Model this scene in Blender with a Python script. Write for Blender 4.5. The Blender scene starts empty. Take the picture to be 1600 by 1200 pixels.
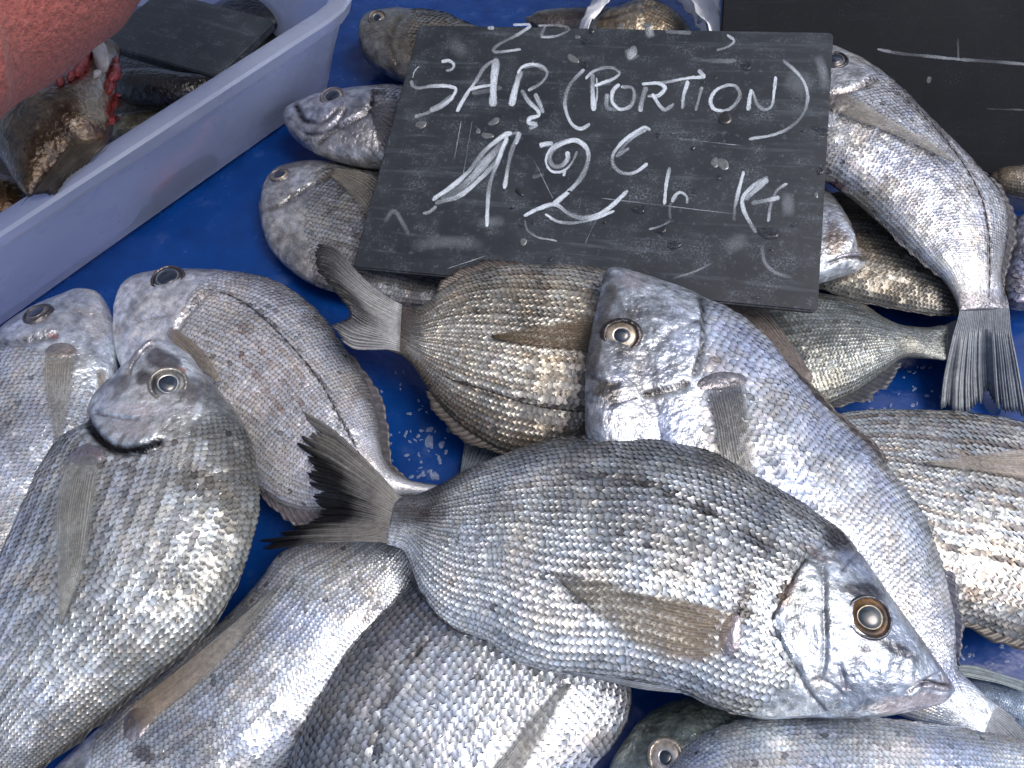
import bpy, bmesh, math, random
import numpy as np
from mathutils import Vector, Matrix
from mathutils.bvhtree import BVHTree

sc = bpy.context.scene
COL = sc.collection
R = math.radians
rng = np.random.default_rng(7)
random.seed(7)

# ------------------------------------------------------------------ camera, sky, sun, exposure
PITCH = R(58.0)
CAM_H = 0.33
LENS = 24.9
cam_d = bpy.data.cameras.new("camera")
cam_d.sensor_width = 36.0
cam_d.lens = LENS
cam_d.clip_start = 0.01
cam_d.clip_end = 50.0
cam = bpy.data.objects.new("camera", cam_d)
COL.objects.link(cam)
cam.location = (0.0, -CAM_H / math.tan(PITCH), CAM_H)
cam.rotation_euler = (math.pi / 2 - PITCH, 0, 0)
sc.camera = cam

SUN_EL, SUN_AZ = R(62.0), R(110.0)          # azimuth clockwise from +Y (away from the camera)
world = bpy.data.worlds.new("World")
sc.world = world
world.use_nodes = True
wn = world.node_tree.nodes
sky = wn.new("ShaderNodeTexSky")
sky.sky_type = 'NISHITA'
sky.sun_disc = False
sky.sun_elevation = SUN_EL
sky.sun_rotation = SUN_AZ
sky.air_density = 0.7
sky.ozone_density = 1.5
sky.dust_density = 5.0
world.node_tree.links.new(sky.outputs[0], wn["Background"].inputs[0])
wn["Background"].inputs[1].default_value = 0.14

sun_d = bpy.data.lights.new("sun", 'SUN')
sun_d.energy = 0.75
sun_d.angle = R(30.0)
sun_d.color = (1.0, 0.98, 0.95)
sun = bpy.data.objects.new("sun", sun_d)
COL.objects.link(sun)
sdir = Vector((math.sin(SUN_AZ) * math.cos(SUN_EL), math.cos(SUN_AZ) * math.cos(SUN_EL), math.sin(SUN_EL)))
sun.rotation_euler = (-sdir).to_track_quat('-Z', 'Y').to_euler()
sun.location = sdir * 3

sc.view_settings.view_transform = 'Standard'
sc.view_settings.look = 'None'
sc.view_settings.exposure = 0.58
sc.view_settings.gamma = 1.0

# ------------------------------------------------------------------ pixel <-> place
CP = np.array(cam.location)
FPX = LENS / 36.0 * 1600.0
AX = np.array([1.0, 0, 0])
UP = np.array([0, math.sin(PITCH), math.cos(PITCH)])
FW = np.array([0, math.cos(PITCH), -math.sin(PITCH)])

def rays(px):
    px = np.atleast_2d(np.asarray(px, float))
    a = (px[:, 0] - 800) / FPX
    b = (600 - px[:, 1]) / FPX
    return FW[None] + a[:, None] * AX + b[:, None] * UP

def P(px, z):
    d = rays(px)
    z = np.broadcast_to(np.asarray(z, float), (len(d),))
    t = (z - CP[2]) / d[:, 2]
    return CP + d * t[:, None]

def proj(p):
    q = np.asarray(p, float) - CP
    w = q @ FW
    return np.stack([800 + FPX * (q @ AX) / w, 600 - FPX * (q @ UP) / w], -1)

def spline(pts, n=None, t=None):
    """even resampling of a smooth curve through pts (n samples or fractions t)"""
    p = np.asarray(pts, float)
    if len(p) == 2:
        tt = np.linspace(0, 1, n) if t is None else np.asarray(t)
        return p[0] + (p[1] - p[0]) * tt[:, None]
    q = np.vstack([2 * p[0] - p[1], p, 2 * p[-1] - p[-2]])
    out = []
    for i in range(1, len(q) - 2):
        p0, p1, p2, p3 = q[i - 1], q[i], q[i + 1], q[i + 2]
        k0 = np.linalg.norm(p1 - p0) ** .5 + 1e-6
        k1 = np.linalg.norm(p2 - p1) ** .5 + 1e-6
        k2 = np.linalg.norm(p3 - p2) ** .5 + 1e-6
        m1 = (p1 - p0) / k0 - (p2 - p0) / (k0 + k1) + (p2 - p1) / k1
        m2 = (p2 - p1) / k1 - (p3 - p1) / (k1 + k2) + (p3 - p2) / k2
        m1, m2 = m1 * k1, m2 * k1
        for s in np.linspace(0, 1, 12, endpoint=False):
            out.append((2*s**3-3*s**2+1)*p1 + (s**3-2*s**2+s)*m1 + (-2*s**3+3*s**2)*p2 + (s**3-s**2)*m2)
    out.append(p[-1])
    out = np.array(out)
    L = np.r_[0, np.cumsum(np.linalg.norm(np.diff(out, axis=0), axis=1))]
    L /= L[-1]
    tt = np.linspace(0, 1, n) if t is None else np.asarray(t)
    return np.stack([np.interp(tt, L, out[:, k]) for k in range(out.shape[1])], -1)

def polydist(px, line):
    """distance, signed side and fraction along a polyline for many pixels"""
    px = np.asarray(px, float)
    line = np.asarray(line, float)
    best = np.full(len(px), 1e9); side = np.zeros(len(px)); frac = np.zeros(len(px))
    seg = np.linalg.norm(np.diff(line, axis=0), axis=1)
    cum = np.r_[0, np.cumsum(seg)]
    for i in range(len(line) - 1):
        a, b = line[i], line[i + 1]
        d = b - a
        t = np.clip(((px - a) @ d) / (d @ d + 1e-12), 0, 1)
        q = a + t[:, None] * d
        r = np.linalg.norm(px - q, axis=1)
        m = r < best
        s = np.sign(d[0] * (px[:, 1] - a[1]) - d[1] * (px[:, 0] - a[0]))
        best = np.where(m, r, best); side = np.where(m, s, side)
        frac = np.where(m, (cum[i] + t * seg[i]) / cum[-1], frac)
    return best, side, frac

def inpoly(px, poly):
    px = np.asarray(px, float); poly = np.asarray(poly, float)
    x, y = px[:, 0], px[:, 1]
    c = np.zeros(len(px), bool)
    j = len(poly) - 1
    for i in range(len(poly)):
        xi, yi = poly[i]; xj, yj = poly[j]
        hit = ((yi > y) != (yj > y)) & (x < (xj - xi) * (y - yi) / (yj - yi + 1e-12) + xi)
        c ^= hit
        j = i
    return c

def vnoise(p, freq, seed=0):
    """value noise in 0..1 on 3D points"""
    q = np.asarray(p, float) * freq + seed * 17.31
    i = np.floor(q).astype(np.int64); f = q - i
    f = f * f * (3 - 2 * f)
    def h(a):
        n = a[:, 0] * 73856093 ^ a[:, 1] * 19349663 ^ a[:, 2] * 83492791 ^ (seed * 2654435761)
        n = (n ^ (n >> 13)) * 1274126177 & 0x7fffffff
        n = (n ^ (n >> 16)) * 668265263 & 0x7fffffff
        return (n & 0xffff) / 65535.0
    out = 0
    for dx in (0, 1):
        for dy in (0, 1):
            for dz in (0, 1):
                w = (f[:, 0] if dx else 1 - f[:, 0]) * (f[:, 1] if dy else 1 - f[:, 1]) * (f[:, 2] if dz else 1 - f[:, 2])
                out = out + w * h(i + np.array([dx, dy, dz]))
    return out

def fbm(p, freq, seed=0, oct=3):
    s = 0; a = 0.5; t = 0
    for k in range(oct):
        s = s + a * vnoise(p, freq * 2 ** k, seed + k); t += a; a *= .5
    return s / t

def sstep(a, b, x):
    t = np.clip((x - a) / (b - a), 0, 1)
    return t * t * (3 - 2 * t)

# ------------------------------------------------------------------ object helpers
def empty(name, loc, label=None, cat=None, group=None):
    o = bpy.data.objects.new(name, None)
    o.empty_display_size = 0.02
    COL.objects.link(o)
    o.location = loc
    if label: o["label"] = label
    if cat: o["category"] = cat
    if group: o["group"] = group
    return o

def origin_of(par):
    v = Vector((0, 0, 0))
    while par is not None:
        v += par.location
        par = par.parent
    return np.array(v)

def mesh(name, verts, faces, mat, parent=None, col=None, uv=None, smooth=True, kind=None, label=None, cat=None, group=None, loc=None):
    """verts in world space; one mesh object, its origin at its parent's (or at loc)"""
    verts = np.asarray(verts, float)
    base = origin_of(parent)
    l = np.array(loc) if loc is not None else np.zeros(3)
    me = bpy.data.meshes.new(name)
    vv = verts - base - (l if parent is None else 0)
    if isinstance(faces, np.ndarray):
        nf, k = faces.shape
        me.vertices.add(len(vv)); me.vertices.foreach_set("co", vv.astype(np.float32).ravel())
        me.loops.add(nf * k); me.loops.foreach_set("vertex_index", faces.astype(np.int32).ravel())
        me.polygons.add(nf)
        me.polygons.foreach_set("loop_start", np.arange(0, nf * k, k, dtype=np.int32))
        me.polygons.foreach_set("loop_total", np.full(nf, k, dtype=np.int32))
        me.update(calc_edges=True)
        me.validate()
    else:
        me.from_pydata([tuple(v) for v in vv], [], faces)
        me.update()
    if smooth == 'angle':
        me.polygons.foreach_set("use_smooth", np.ones(len(me.polygons), bool)); me.set_sharp_from_angle(angle=R(28))
    elif smooth:
        me.polygons.foreach_set("use_smooth", np.ones(len(me.polygons), bool))
    if col is not None:
        a = me.attributes.new("pig", 'FLOAT_COLOR', 'POINT')
        c = np.asarray(col, np.float32)
        if c.shape[1] == 3: c = np.hstack([c, np.ones((len(c), 1), np.float32)])
        a.data.foreach_set("color", c.ravel())
    if uv is not None:
        u = me.uv_layers.new(name="UVMap")
        li = np.empty(len(me.loops), np.int32); me.loops.foreach_get("vertex_index", li)
        u.data.foreach_set("uv", np.asarray(uv, np.float32)[li].ravel())
    me.materials.append(mat)
    o = bpy.data.objects.new(name, me)
    COL.objects.link(o)
    if parent is not None: o.parent = parent
    elif loc is not None: o.location = loc
    if kind: o["kind"] = kind
    if label: o["label"] = label
    if cat: o["category"] = cat
    if group: o["group"] = group
    return o

def gridfaces(nu, nv, close_v=False):
    i = np.arange(nu - 1)[:, None]
    j = np.arange(nv if close_v else nv - 1)[None]
    j2 = (j + 1) % nv
    return np.stack([i * nv + j, (i + 1) * nv + j, (i + 1) * nv + j2, i * nv + j2], -1).reshape(-1, 4)

def tube(pts, rad, n=10, caps=True):
    pts = np.asarray(pts, float)
    rad = np.broadcast_to(np.asarray(rad, float), (len(pts),))
    t = np.gradient(pts, axis=0); t /= np.linalg.norm(t, axis=1)[:, None] + 1e-12
    ref = np.array([0, 0, 1.0]) if abs(t[0, 2]) < .9 else np.array([1.0, 0, 0])
    V = []
    for p, d, r in zip(pts, t, rad):
        a = np.cross(d, ref); a /= np.linalg.norm(a) + 1e-12
        b = np.cross(a, d)
        th = np.linspace(0, 2 * math.pi, n, endpoint=False)
        V.append(p + r * (np.cos(th)[:, None] * a + np.sin(th)[:, None] * b))
    V = np.concatenate(V)
    F = [tuple(f) for f in gridfaces(len(pts), n, True)]
    if caps:
        F.append(tuple(range(n))); F.append(tuple((len(pts) - 1) * n + k for k in range(n - 1, -1, -1)))
    return V, F

# ------------------------------------------------------------------ materials
def newmat(name):
    m = bpy.data.materials.new(name)
    m.use_nodes = True
    nt = m.node_tree
    return m, nt, nt.nodes["Principled BSDF"]

def N(nt, kind, **kw):
    n = nt.nodes.new(kind)
    for k, v in kw.items():
        if k.startswith("_"): setattr(n, k[1:], v)
        else: n.inputs[k.replace("__", " ")].default_value = v
    return n

def noise_node(nt, scale, detail=3, rough=.55, coord='Object', stretch=None):
    tc = nt.nodes.new("ShaderNodeTexCoord")
    src = tc.outputs[coord]
    if stretch is not None:
        mp = nt.nodes.new("ShaderNodeMapping")
        mp.inputs['Scale'].default_value = stretch
        nt.links.new(src, mp.inputs[0]); src = mp.outputs[0]
    n = N(nt, "ShaderNodeTexNoise", Scale=scale, Detail=detail, Roughness=rough)
    nt.links.new(src, n.inputs['Vector'])
    return n

def ramp(nt, src, stops):
    r = nt.nodes.new("ShaderNodeValToRGB")
    e = r.color_ramp.elements
    while len(e) < len(stops): e.new(0.5)
    for k, (p, c) in enumerate(stops):
        e[k].position = p
        e[k].color = (*c, 1) if len(c) == 3 else c
    nt.links.new(src, r.inputs[0])
    return r

def mul(nt, a, b, fac=1.0, mode='MULTIPLY'):
    m = nt.nodes.new("ShaderNodeMix"); m.data_type = 'RGBA'; m.blend_type = mode
    m.inputs[0].default_value = fac
    nt.links.new(a, m.inputs[6])
    if isinstance(b, tuple): m.inputs[7].default_value = b
    else: nt.links.new(b, m.inputs[7])
    return m.outputs[2]

def bump(nt, src, strength, dist, prev=None):
    b = N(nt, "ShaderNodeBump", Strength=strength, Distance=dist)
    nt.links.new(src, b.inputs['Height'])
    if prev is not None: nt.links.new(prev.outputs[0], b.inputs['Normal'])
    return b

def fish_skin():
    m, nt, b = newmat("fish_skin")
    at = nt.nodes.new("ShaderNodeAttribute"); at.attribute_name = "pig"
    n1 = noise_node(nt, 900, 3, .6)
    r1 = ramp(nt, n1.outputs[0], [(.34, (.78, .78, .80)), (.66, (1.18, 1.18, 1.18))])
    n2 = noise_node(nt, 170, 4, .6)
    r2 = ramp(nt, n2.outputs[0], [(.3, (.75, .75, .78)), (.7, (1.22, 1.22, 1.2))])
    c = mul(nt, mul(nt, at.outputs[0], r1.outputs[0]), r2.outputs[0])
    nt.links.new(c, b.inputs['Base Color'])
    b.inputs['Metallic'].default_value = .62
    b.inputs['Roughness'].default_value = .31
    b.inputs['Coat Weight'].default_value = .65
    b.inputs['Coat Roughness'].default_value = .14
    n3 = noise_node(nt, 700, 2, .6)
    bp = bump(nt, n2.outputs[0], .5, .0018)
    bp = bump(nt, n3.outputs[0], .5, .0006, bp)
    vo = N(nt, 'ShaderNodeTexVoronoi', Scale=420.); vo.feature = 'SMOOTH_F1'
    tc = nt.nodes.new('ShaderNodeTexCoord'); nt.links.new(tc.outputs['Object'], vo.inputs['Vector'])
    bp = bump(nt, vo.outputs['Distance'], .45, .0010, bp)
    nt.links.new(bp.outputs[0], b.inputs['Normal'])
    nt.links.new(bp.outputs[0], b.inputs['Coat Normal'])
    return m

def fish_scale():
    m, nt, b = newmat("fish_scale")
    at = nt.nodes.new("ShaderNodeAttribute"); at.attribute_name = "pig"
    n1 = noise_node(nt, 1400, 2, .6)
    r1 = ramp(nt, n1.outputs[0], [(.3, (.84, .84, .85)), (.7, (1.14, 1.14, 1.14))])
    c = mul(nt, at.outputs[0], r1.outputs[0])
    nt.links.new(c, b.inputs['Base Color'])
    b.inputs['Metallic'].default_value = .5
    b.inputs['Roughness'].default_value = .33
    b.inputs['Coat Weight'].default_value = .4
    b.inputs['Coat Roughness'].default_value = .12
    n3 = noise_node(nt, 1100, 2, .6)
    bp = bump(nt, n3.outputs[0], .18, .0003)
    nt.links.new(bp.outputs[0], b.inputs['Normal'])
    return m

def fin_mat():
    m, nt, b = newmat("fin_membrane")
    at = nt.nodes.new("ShaderNodeAttribute"); at.attribute_name = "pig"
    n1 = noise_node(nt, 500, 3, .6)
    r1 = ramp(nt, n1.outputs[0], [(.3, (.7, .7, .7)), (.7, (1.25, 1.25, 1.25))])
    c = mul(nt, at.outputs[0], r1.outputs[0])
    nt.links.new(c, b.inputs['Base Color'])
    nt.links.new(at.outputs['Alpha'], b.inputs['Alpha'])
    b.inputs['Roughness'].default_value = .38
    b.inputs['Specular IOR Level'].default_value = .5
    b.inputs['Metallic'].default_value = .15
    return m

def simple(name, color, rough=.5, metal=0., coat=0., nscale=None, nvar=.25, bscale=None, bstr=.3, bdist=.001, spec=.5):
    m, nt, b = newmat(name)
    b.inputs['Base Color'].default_value = (*color, 1)
    if nscale:
        n = noise_node(nt, nscale, 4, .6)
        r = ramp(nt, n.outputs[0], [(.3, tuple(c * (1 - nvar) for c in color)), (.7, tuple(min(1, c * (1 + nvar)) for c in color))])
        nt.links.new(r.outputs[0], b.inputs['Base Color'])
    b.inputs['Roughness'].default_value = rough
    b.inputs['Metallic'].default_value = metal
    b.inputs['Coat Weight'].default_value = coat
    b.inputs['Coat Roughness'].default_value = .08
    b.inputs['Specular IOR Level'].default_value = spec
    if bscale:
        n = noise_node(nt, bscale, 3, .6)
        bp = bump(nt, n.outputs[0], bstr, bdist)
        nt.links.new(bp.outputs[0], b.inputs['Normal'])
    return m

M_SKIN, M_SCALE, M_FIN = fish_skin(), fish_scale(), fin_mat()
M_PUPIL = simple("pupil_lens", (.012, .02, .035), .22, 0, 1., 300, .4)
M_MOUTH = simple("mouth_dark", (.05, .04, .035), .35, 0, .5, 200, .4)
M_LIP = simple("lip_skin", (.42, .40, .42), .35, .1, .6, 250, .2, 500, .3, .0005)

def iris_mat():
    m, nt, b = newmat("iris")
    at = nt.nodes.new("ShaderNodeAttribute"); at.attribute_name = "pig"
    n1 = noise_node(nt, 700, 3, .6)
    r1 = ramp(nt, n1.outputs[0], [(.3, (.6, .6, .6)), (.7, (1.3, 1.3, 1.3))])
    nt.links.new(mul(nt, at.outputs[0], r1.outputs[0]), b.inputs['Base Color'])
    b.inputs['Metallic'].default_value = .5
    b.inputs['Roughness'].default_value = .3
    b.inputs['Coat Weight'].default_value = 1.
    b.inputs['Coat Roughness'].default_value = .05
    return m
M_IRIS = iris_mat()

# ------------------------------------------------------------------ the counter
def counter_mat():
    m, nt, b = newmat("blue_plastic")
    n = noise_node(nt, 30, 4, .6)
    r = ramp(nt, n.outputs[0], [(.3, (.0010, .023, .125)), (.7, (.0022, .045, .23))])
    d = noise_node(nt, 60, 5, .65)
    rd = ramp(nt, d.outputs[0], [(.58, (0, 0, 0)), (.82, (.4, .4, .4))])
    mx = nt.nodes.new("ShaderNodeMix"); mx.data_type = 'RGBA'
    nt.links.new(rd.outputs[0], mx.inputs[0]); nt.links.new(r.outputs[0], mx.inputs[6])
    mx.inputs[7].default_value = (.10, .13, .18, 1)
    nt.links.new(mx.outputs[2], b.inputs['Base Color'])
    rr = ramp(nt, n.outputs[0], [(.3, (.12,) * 3), (.7, (.34,) * 3)])
    nt.links.new(rr.outputs[0], b.inputs['Roughness'])
    n3 = noise_node(nt, 90, 3, .5)
    bp = bump(nt, n3.outputs[0], .25, .002)
    nt.links.new(bp.outputs[0], b.inputs['Normal'])
    return m
M_BLUE = counter_mat()
bm = bmesh.new()
bmesh.ops.create_cube(bm, size=1.0, matrix=Matrix.Translation((0, .35, -.015)) @ Matrix.Diagonal((2.6, 2.0, .03, 1)))
bmesh.ops.bevel(bm, geom=bm.edges[:], offset=.004, segments=2, affect='EDGES')
me = bpy.data.meshes.new("counter"); bm.to_mesh(me); bm.free()
me.materials.append(M_BLUE)
counter = bpy.data.objects.new("counter", me); COL.objects.link(counter)
counter["kind"] = "structure"; counter["label"] = "wet blue plastic counter under the fish"

# ------------------------------------------------------------------ unseen sheet added overhead to shade the upper left
M_SHADE_SHEET, _nt, _b = newmat("shade_cloth")
_b.inputs['Base Color'].default_value = (.36, .38, .42, 1); _b.inputs['Roughness'].default_value = .9
_t = _nt.nodes.new("ShaderNodeBsdfTranslucent"); _t.inputs[0].default_value = (.40, .43, .48, 1)
_m = _nt.nodes.new("ShaderNodeMixShader"); _m.inputs[0].default_value = .5
_nt.links.new(_b.outputs[0], _m.inputs[1]); _nt.links.new(_t.outputs[0], _m.inputs[2]); _nt.links.new(_m.outputs[0], _nt.nodes["Material Output"].inputs[0])
bm = bmesh.new()
nx_, ny_ = 24, 10
gv = [[bm.verts.new((-1.9 + 2.3 * i / nx_, .16 + 1.5 * j / ny_, .90 - .22 * j / ny_ - .03 * math.sin(i * math.pi / 6) ** 2 * math.sin(j * math.pi / ny_))) for j in range(ny_ + 1)] for i in range(nx_ + 1)]
for i in range(nx_):
    for j in range(ny_): bm.faces.new((gv[i][j], gv[i + 1][j], gv[i + 1][j + 1], gv[i][j + 1]))
r = bmesh.ops.solidify(bm, geom=bm.faces[:], thickness=.006)
me = bpy.data.meshes.new("added_shade_sheet"); bm.to_mesh(me); bm.free(); me.materials.append(M_SHADE_SHEET)
shade_ob = bpy.data.objects.new("added_shade_sheet", me); COL.objects.link(shade_ob)
shade_ob["label"] = "added unseen sheet overhead that shades the upper left"; shade_ob["category"] = "added_shade_sheet"

# ------------------------------------------------------------------ fish
GROUP = "sea bream laid out on the blue counter"

class Fish:
    def __init__(s, label, D, V, zd, zv, T=.016, nu=170, nt=70, nb=26, head=.24, rows=32, seed=1,
                 back=(.10, .10, .115), flank=(.42, .43, .45), belly=(.55, .55, .56), backw=.45,
                 stripe=0., stripecol=(.20, .14, .09), nstripe=9, bands=(), mottle=.35, tint=(1, 1, 1), gold=0., blue=.3,
                 edge=.55, creases=(), blobs=(), plates=(), noscale=None, rough=1., headcol=None, category="fish", group=GROUP, name="sea_bream", scales=True):
        s.__dict__.update(locals()); del s.__dict__['s']
        s.D0, s.V0 = np.asarray(D, float), np.asarray(V, float)
        s.build()

    def zz(s, spec, u):
        if np.isscalar(spec): return np.full(len(u), float(spec))
        a = np.asarray(spec, float)
        z = np.interp(u, a[:, 0], a[:, 1])
        for _ in range(len(u)):
            z[1:-1] = (z[:-2] + 2 * z[1:-1] + z[2:]) / 4
        return z

    def prof(s, u):
        return np.interp(u, [0, .03, .08, .16, .28, .40, .55, .72, .88, 1.0], [.20, .38, .58, .80, .97, 1.0, .94, .70, .38, .07])

    def rings(s, A, B, u):
        th = s.th
        v = np.cos(th); sn = np.sin(th)
        ex = 1.12 + .22 * v
        h = np.sign(sn) * np.abs(sn) ** ex
        h = np.where(sn < 0, h * .8, h)
        M = (A + B) / 2; W = (A - B) / 2
        tan = np.gradient(M, axis=0)
        n = np.cross(tan, W); n /= np.linalg.norm(n, axis=1)[:, None] + 1e-12
        n *= np.where(n[:, 2] < 0, -1, 1)[:, None]
        for _ in range(40):
            n[1:-1] = (n[:-2] + 2 * n[1:-1] + n[2:]) / 4
        n /= np.linalg.norm(n, axis=1)[:, None]
        wl = np.linalg.norm(W, axis=1)
        T = np.minimum(s.T * s.prof(u), wl * .75 + .0008)
        G = M[:, None] + W[:, None] * v[None, :, None] + n[:, None] * (T[:, None] * h[None])[..., None]
        return G, n

    def build(s):
        nu = s.nu
        u = np.linspace(0, 1, nu)
        d = spline(s.D0, t=u); v = spline(s.V0, t=u)
        s.u = u
        s.th = np.r_[np.linspace(0, math.pi, s.nt), np.linspace(math.pi, 2 * math.pi, s.nb + 2)[1:-1]]
        nth = len(s.th)
        zd, zv = s.zz(s.zd, u), s.zz(s.zv, u)
        e = d - v; half = np.linalg.norm(e, axis=1) / 2
        e = e / (2 * half[:, None] + 1e-9)
        mid = (d + v) / 2
        da, dv = d.copy(), v.copy()
        w = sstep(3, 14, half)[:, None]
        for it in range(5):
            G, n = s.rings(P(da, zd), P(dv, zv), u)
            px = proj(G.reshape(-1, 3)).reshape(nu, nth, 2)
            k = ((px - mid[:, None]) * e[:, None]).sum(-1)
            ca = (half - k.max(1)); cb = (-half - k.min(1))
            for _ in range(8):
                ca[1:-1] = (ca[:-2] + 2 * ca[1:-1] + ca[2:]) / 4
                cb[1:-1] = (cb[:-2] + 2 * cb[1:-1] + cb[2:]) / 4
            da = da + np.clip(ca, -15, 15)[:, None] * e * .8 * w
            dv = dv + np.clip(cb, -15, 15)[:, None] * e * .8 * w
        G, n = s.rings(P(da, zd), P(dv, zv), u)
        s.n = n
        # ---- sculpt on the upper side
        flat = G.reshape(-1, 3)
        px = proj(flat)
        vv = np.tile(np.cos(s.th), nu); top = np.tile(np.sin(s.th), nu) > -.15
        uu = np.repeat(u, nth)
        du = np.gradient(G, axis=0); dt = np.gradient(G, axis=1)
        nor = np.cross(dt, du); nor /= np.linalg.norm(nor, axis=-1)[..., None] + 1e-12
        outw = ((nor * n[:, None]).sum(-1) * np.sin(s.th)[None])
        s.flip = -1. if outw.sum() < 0 else 1.
        nor = nor * s.flip
        nor = nor.reshape(-1, 3)
        disp = .0012 * (fbm(flat, 55, s.seed, 3) - .5) * sstep(0, .1, uu)
        disp += .0005 * (fbm(flat, 220, s.seed + 5, 2) - .5)
        pigm = np.ones(len(flat)); pigc = np.ones((len(flat), 3))
        for c in s.creases:
            line = spline(c['p'], 60)
            r, sd, fr = polydist(px, line)
            wd = c.get('w', 4.)
            fade = sstep(0, .12, fr) * sstep(1, .88, fr) if c.get('fade', True) else 1.
            g = np.exp(-(r / wd) ** 2) * fade * top
            disp -= c.get('d', .0008) * g
            st = c.get('step', 0.)
            if st:
                sg = sd * c.get('side', 1)
                disp += st * np.where(sg > 0, np.exp(-(r / c.get('reach', 30.))), 0) * sstep(0, 2.5, r) * fade * top
        disp *= np.where(top, 1, .3)
        flat = flat + nor * disp[:, None]
        s.G = flat.reshape(nu, nth, 3); s.nor = nor.reshape(nu, nth, 3)
        s.px = proj(flat)
        s.flat, s.uu, s.vv = flat, uu, vv
        F = gridfaces(nu, nth, True)
        # close both ends with small fans folded to quads
        ends = []
        c0 = len(flat); flat2 = np.vstack([flat, s.G[0].mean(0), s.G[-1].mean(0)])
        for k in range(0, nth - 1, 2):
            ends.append((c0, k, k + 1, (k + 2) % nth))
            b = (nu - 1) * nth
            ends.append((c0 + 1, b + (k + 2) % nth, b + k + 1, b + k))
        F = np.vstack([F, np.array(ends)])
        col = s.pig(flat, uu, vv, s.px, True)
        col = np.vstack([col, col[:1], col[-1:]])
        base = s.G.reshape(-1, 3).mean(0); base[2] = s.G[..., 2].min()
        s.root = empty(s.name, base, s.label, s.category, s.group)
        s.F = F; s.col = col
        s.body = mesh("body", flat2, F, M_SKIN, s.root, col=col)
        s.bvh = BVHTree.FromPolygons([tuple(p) for p in flat2], [tuple(f) for f in F])
        for pl in s.plates: s.plate(pl)
        if s.scales: s.make_scales()

    # pigment of the skin: back, flank, belly, stripes, bands, mottling, spots; shade in creases
    def pig(s, p, u, v, px, skin=False):
        jitter = (fbm(p, 60, s.seed + 11, 3) - .5)
        vv = v + jitter * .35
        kb = sstep(1 - s.backw * 1.3, 1.0, vv)
        kv = sstep(-.35, -.95, vv)
        c = np.array(s.flank)[None] * (1 - kb - kv)[:, None] + np.array(s.back)[None] * kb[:, None] + np.array(s.belly)[None] * kv[:, None]
        if s.headcol is not None:
            kh = sstep(s.head + .02, s.head - .06, u)
            c = c * (1 - kh[:, None] * .8) + np.array(s.headcol)[None] * kh[:, None] * .8
        m = .6 * fbm(p, 48, s.seed + 3, 3) + .4 * fbm(p, 130, s.seed + 4, 3)
        c = c * (1 + s.mottle * 3.6 * (m - .5))[:, None]
        if s.stripe:
            ph = (vv * .0 + v + (fbm(p, 90, s.seed + 21, 2) - .5) * .05) * s.nstripe * math.pi
            k = sstep(.15, .8, np.sin(ph)) * s.stripe * sstep(s.head, s.head + .1, u) * sstep(1.02, .85, v) * (.45 + .9 * fbm(p, 130, s.seed + 9, 2))
            k = np.clip(k, 0, 1)[:, None]
            c = c * (1 - k) + np.array(s.stripecol)[None] * k
        for (uc, w, st) in s.bands:
            k = st * np.exp(-((u + jitter * .05 - uc) / w) ** 2) * sstep(-.7, .3, vv)
            c = c * (1 - np.clip(k, 0, .95))[:, None]
        # cool and warm casts in the silver
        if skin:
            sp = vnoise(p, 420, s.seed + 91) * .6 + vnoise(p, 190, s.seed + 92) * .4
            c = c * (1 + 1.5 * (sp - .5) * sstep(.02, .08, u))[:, None]
        b = fbm(p, 45, s.seed + 31, 3)
        kb2 = (sstep(.45, .72, b) * s.blue)[:, None]
        c = c * (1 - kb2) + c * np.array([.86, .92, 1.14])[None] * kb2
        w = fbm(p, 70, s.seed + 41, 3)
        kw = (sstep(.5, .75, w) * .35 + s.gold)[:, None]
        c = c * (1 - kw) + c * np.array([1.18, .98, .76])[None] * kw
        c = c * np.array(s.tint)[None] * np.array([.91, 1.0, 1.03])
        for q in s.creases:  # shade of gill and mouth folds painted dark; other lines are skin markings
            if 'pc' not in q: continue
            r, sd, fr = polydist(px, spline(q['p'], 60))
            wd = q.get('pw', q.get('w', 4.))
            fade = sstep(0, .1, fr) * sstep(1, .9, fr) if q.get('fade', True) else 1.
            k = (np.exp(-(r / wd) ** 2) * q.get('ps', .85) * fade * (.6 + .8 * vnoise(p, 500, s.seed)))
            k = np.clip(k, 0, 1)[:, None]
            c = c * (1 - k) + np.array(q['pc'])[None] * k
        for q in s.blobs:
            x, y, rx, ry, an, cc, st = q
            a = R(an); dx, dy = px[:, 0] - x, px[:, 1] - y
            X = dx * math.cos(a) + dy * math.sin(a); Y = -dx * math.sin(a) + dy * math.cos(a)
            rr = np.sqrt((X / rx) ** 2 + (Y / ry) ** 2) + (fbm(p, 160, s.seed + 51, 3) - .5) * 1.1
            k = (sstep(1.15, .55, rr) * st)[:, None]
            c = c * (1 - k) + np.array(cc)[None] * k
        return np.clip(c, .004, .95)

    def samp(s, U, TH):
        """bilinear position, u-derivative, th-derivative on the body"""
        nu, nth = s.G.shape[:2]
        x = np.clip(U * (nu - 1), 0, nu - 1.001); y = np.clip(TH / math.pi * (s.nt - 1), 0, s.nt - 1.001)
        i = x.astype(int); j = y.astype(int); fx = (x - i)[:, None]; fy = (y - j)[:, None]
        g = s.G
        a, b, c, d = g[i, j], g[i + 1, j], g[i, j + 1], g[i + 1, j + 1]
        pos = a * (1 - fx) * (1 - fy) + b * fx * (1 - fy) + c * (1 - fx) * fy + d * fx * fy
        return pos, (b - a) * (1 - fy) + (d - c) * fy, (c - a) * (1 - fx) + (d - b) * fx

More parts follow.
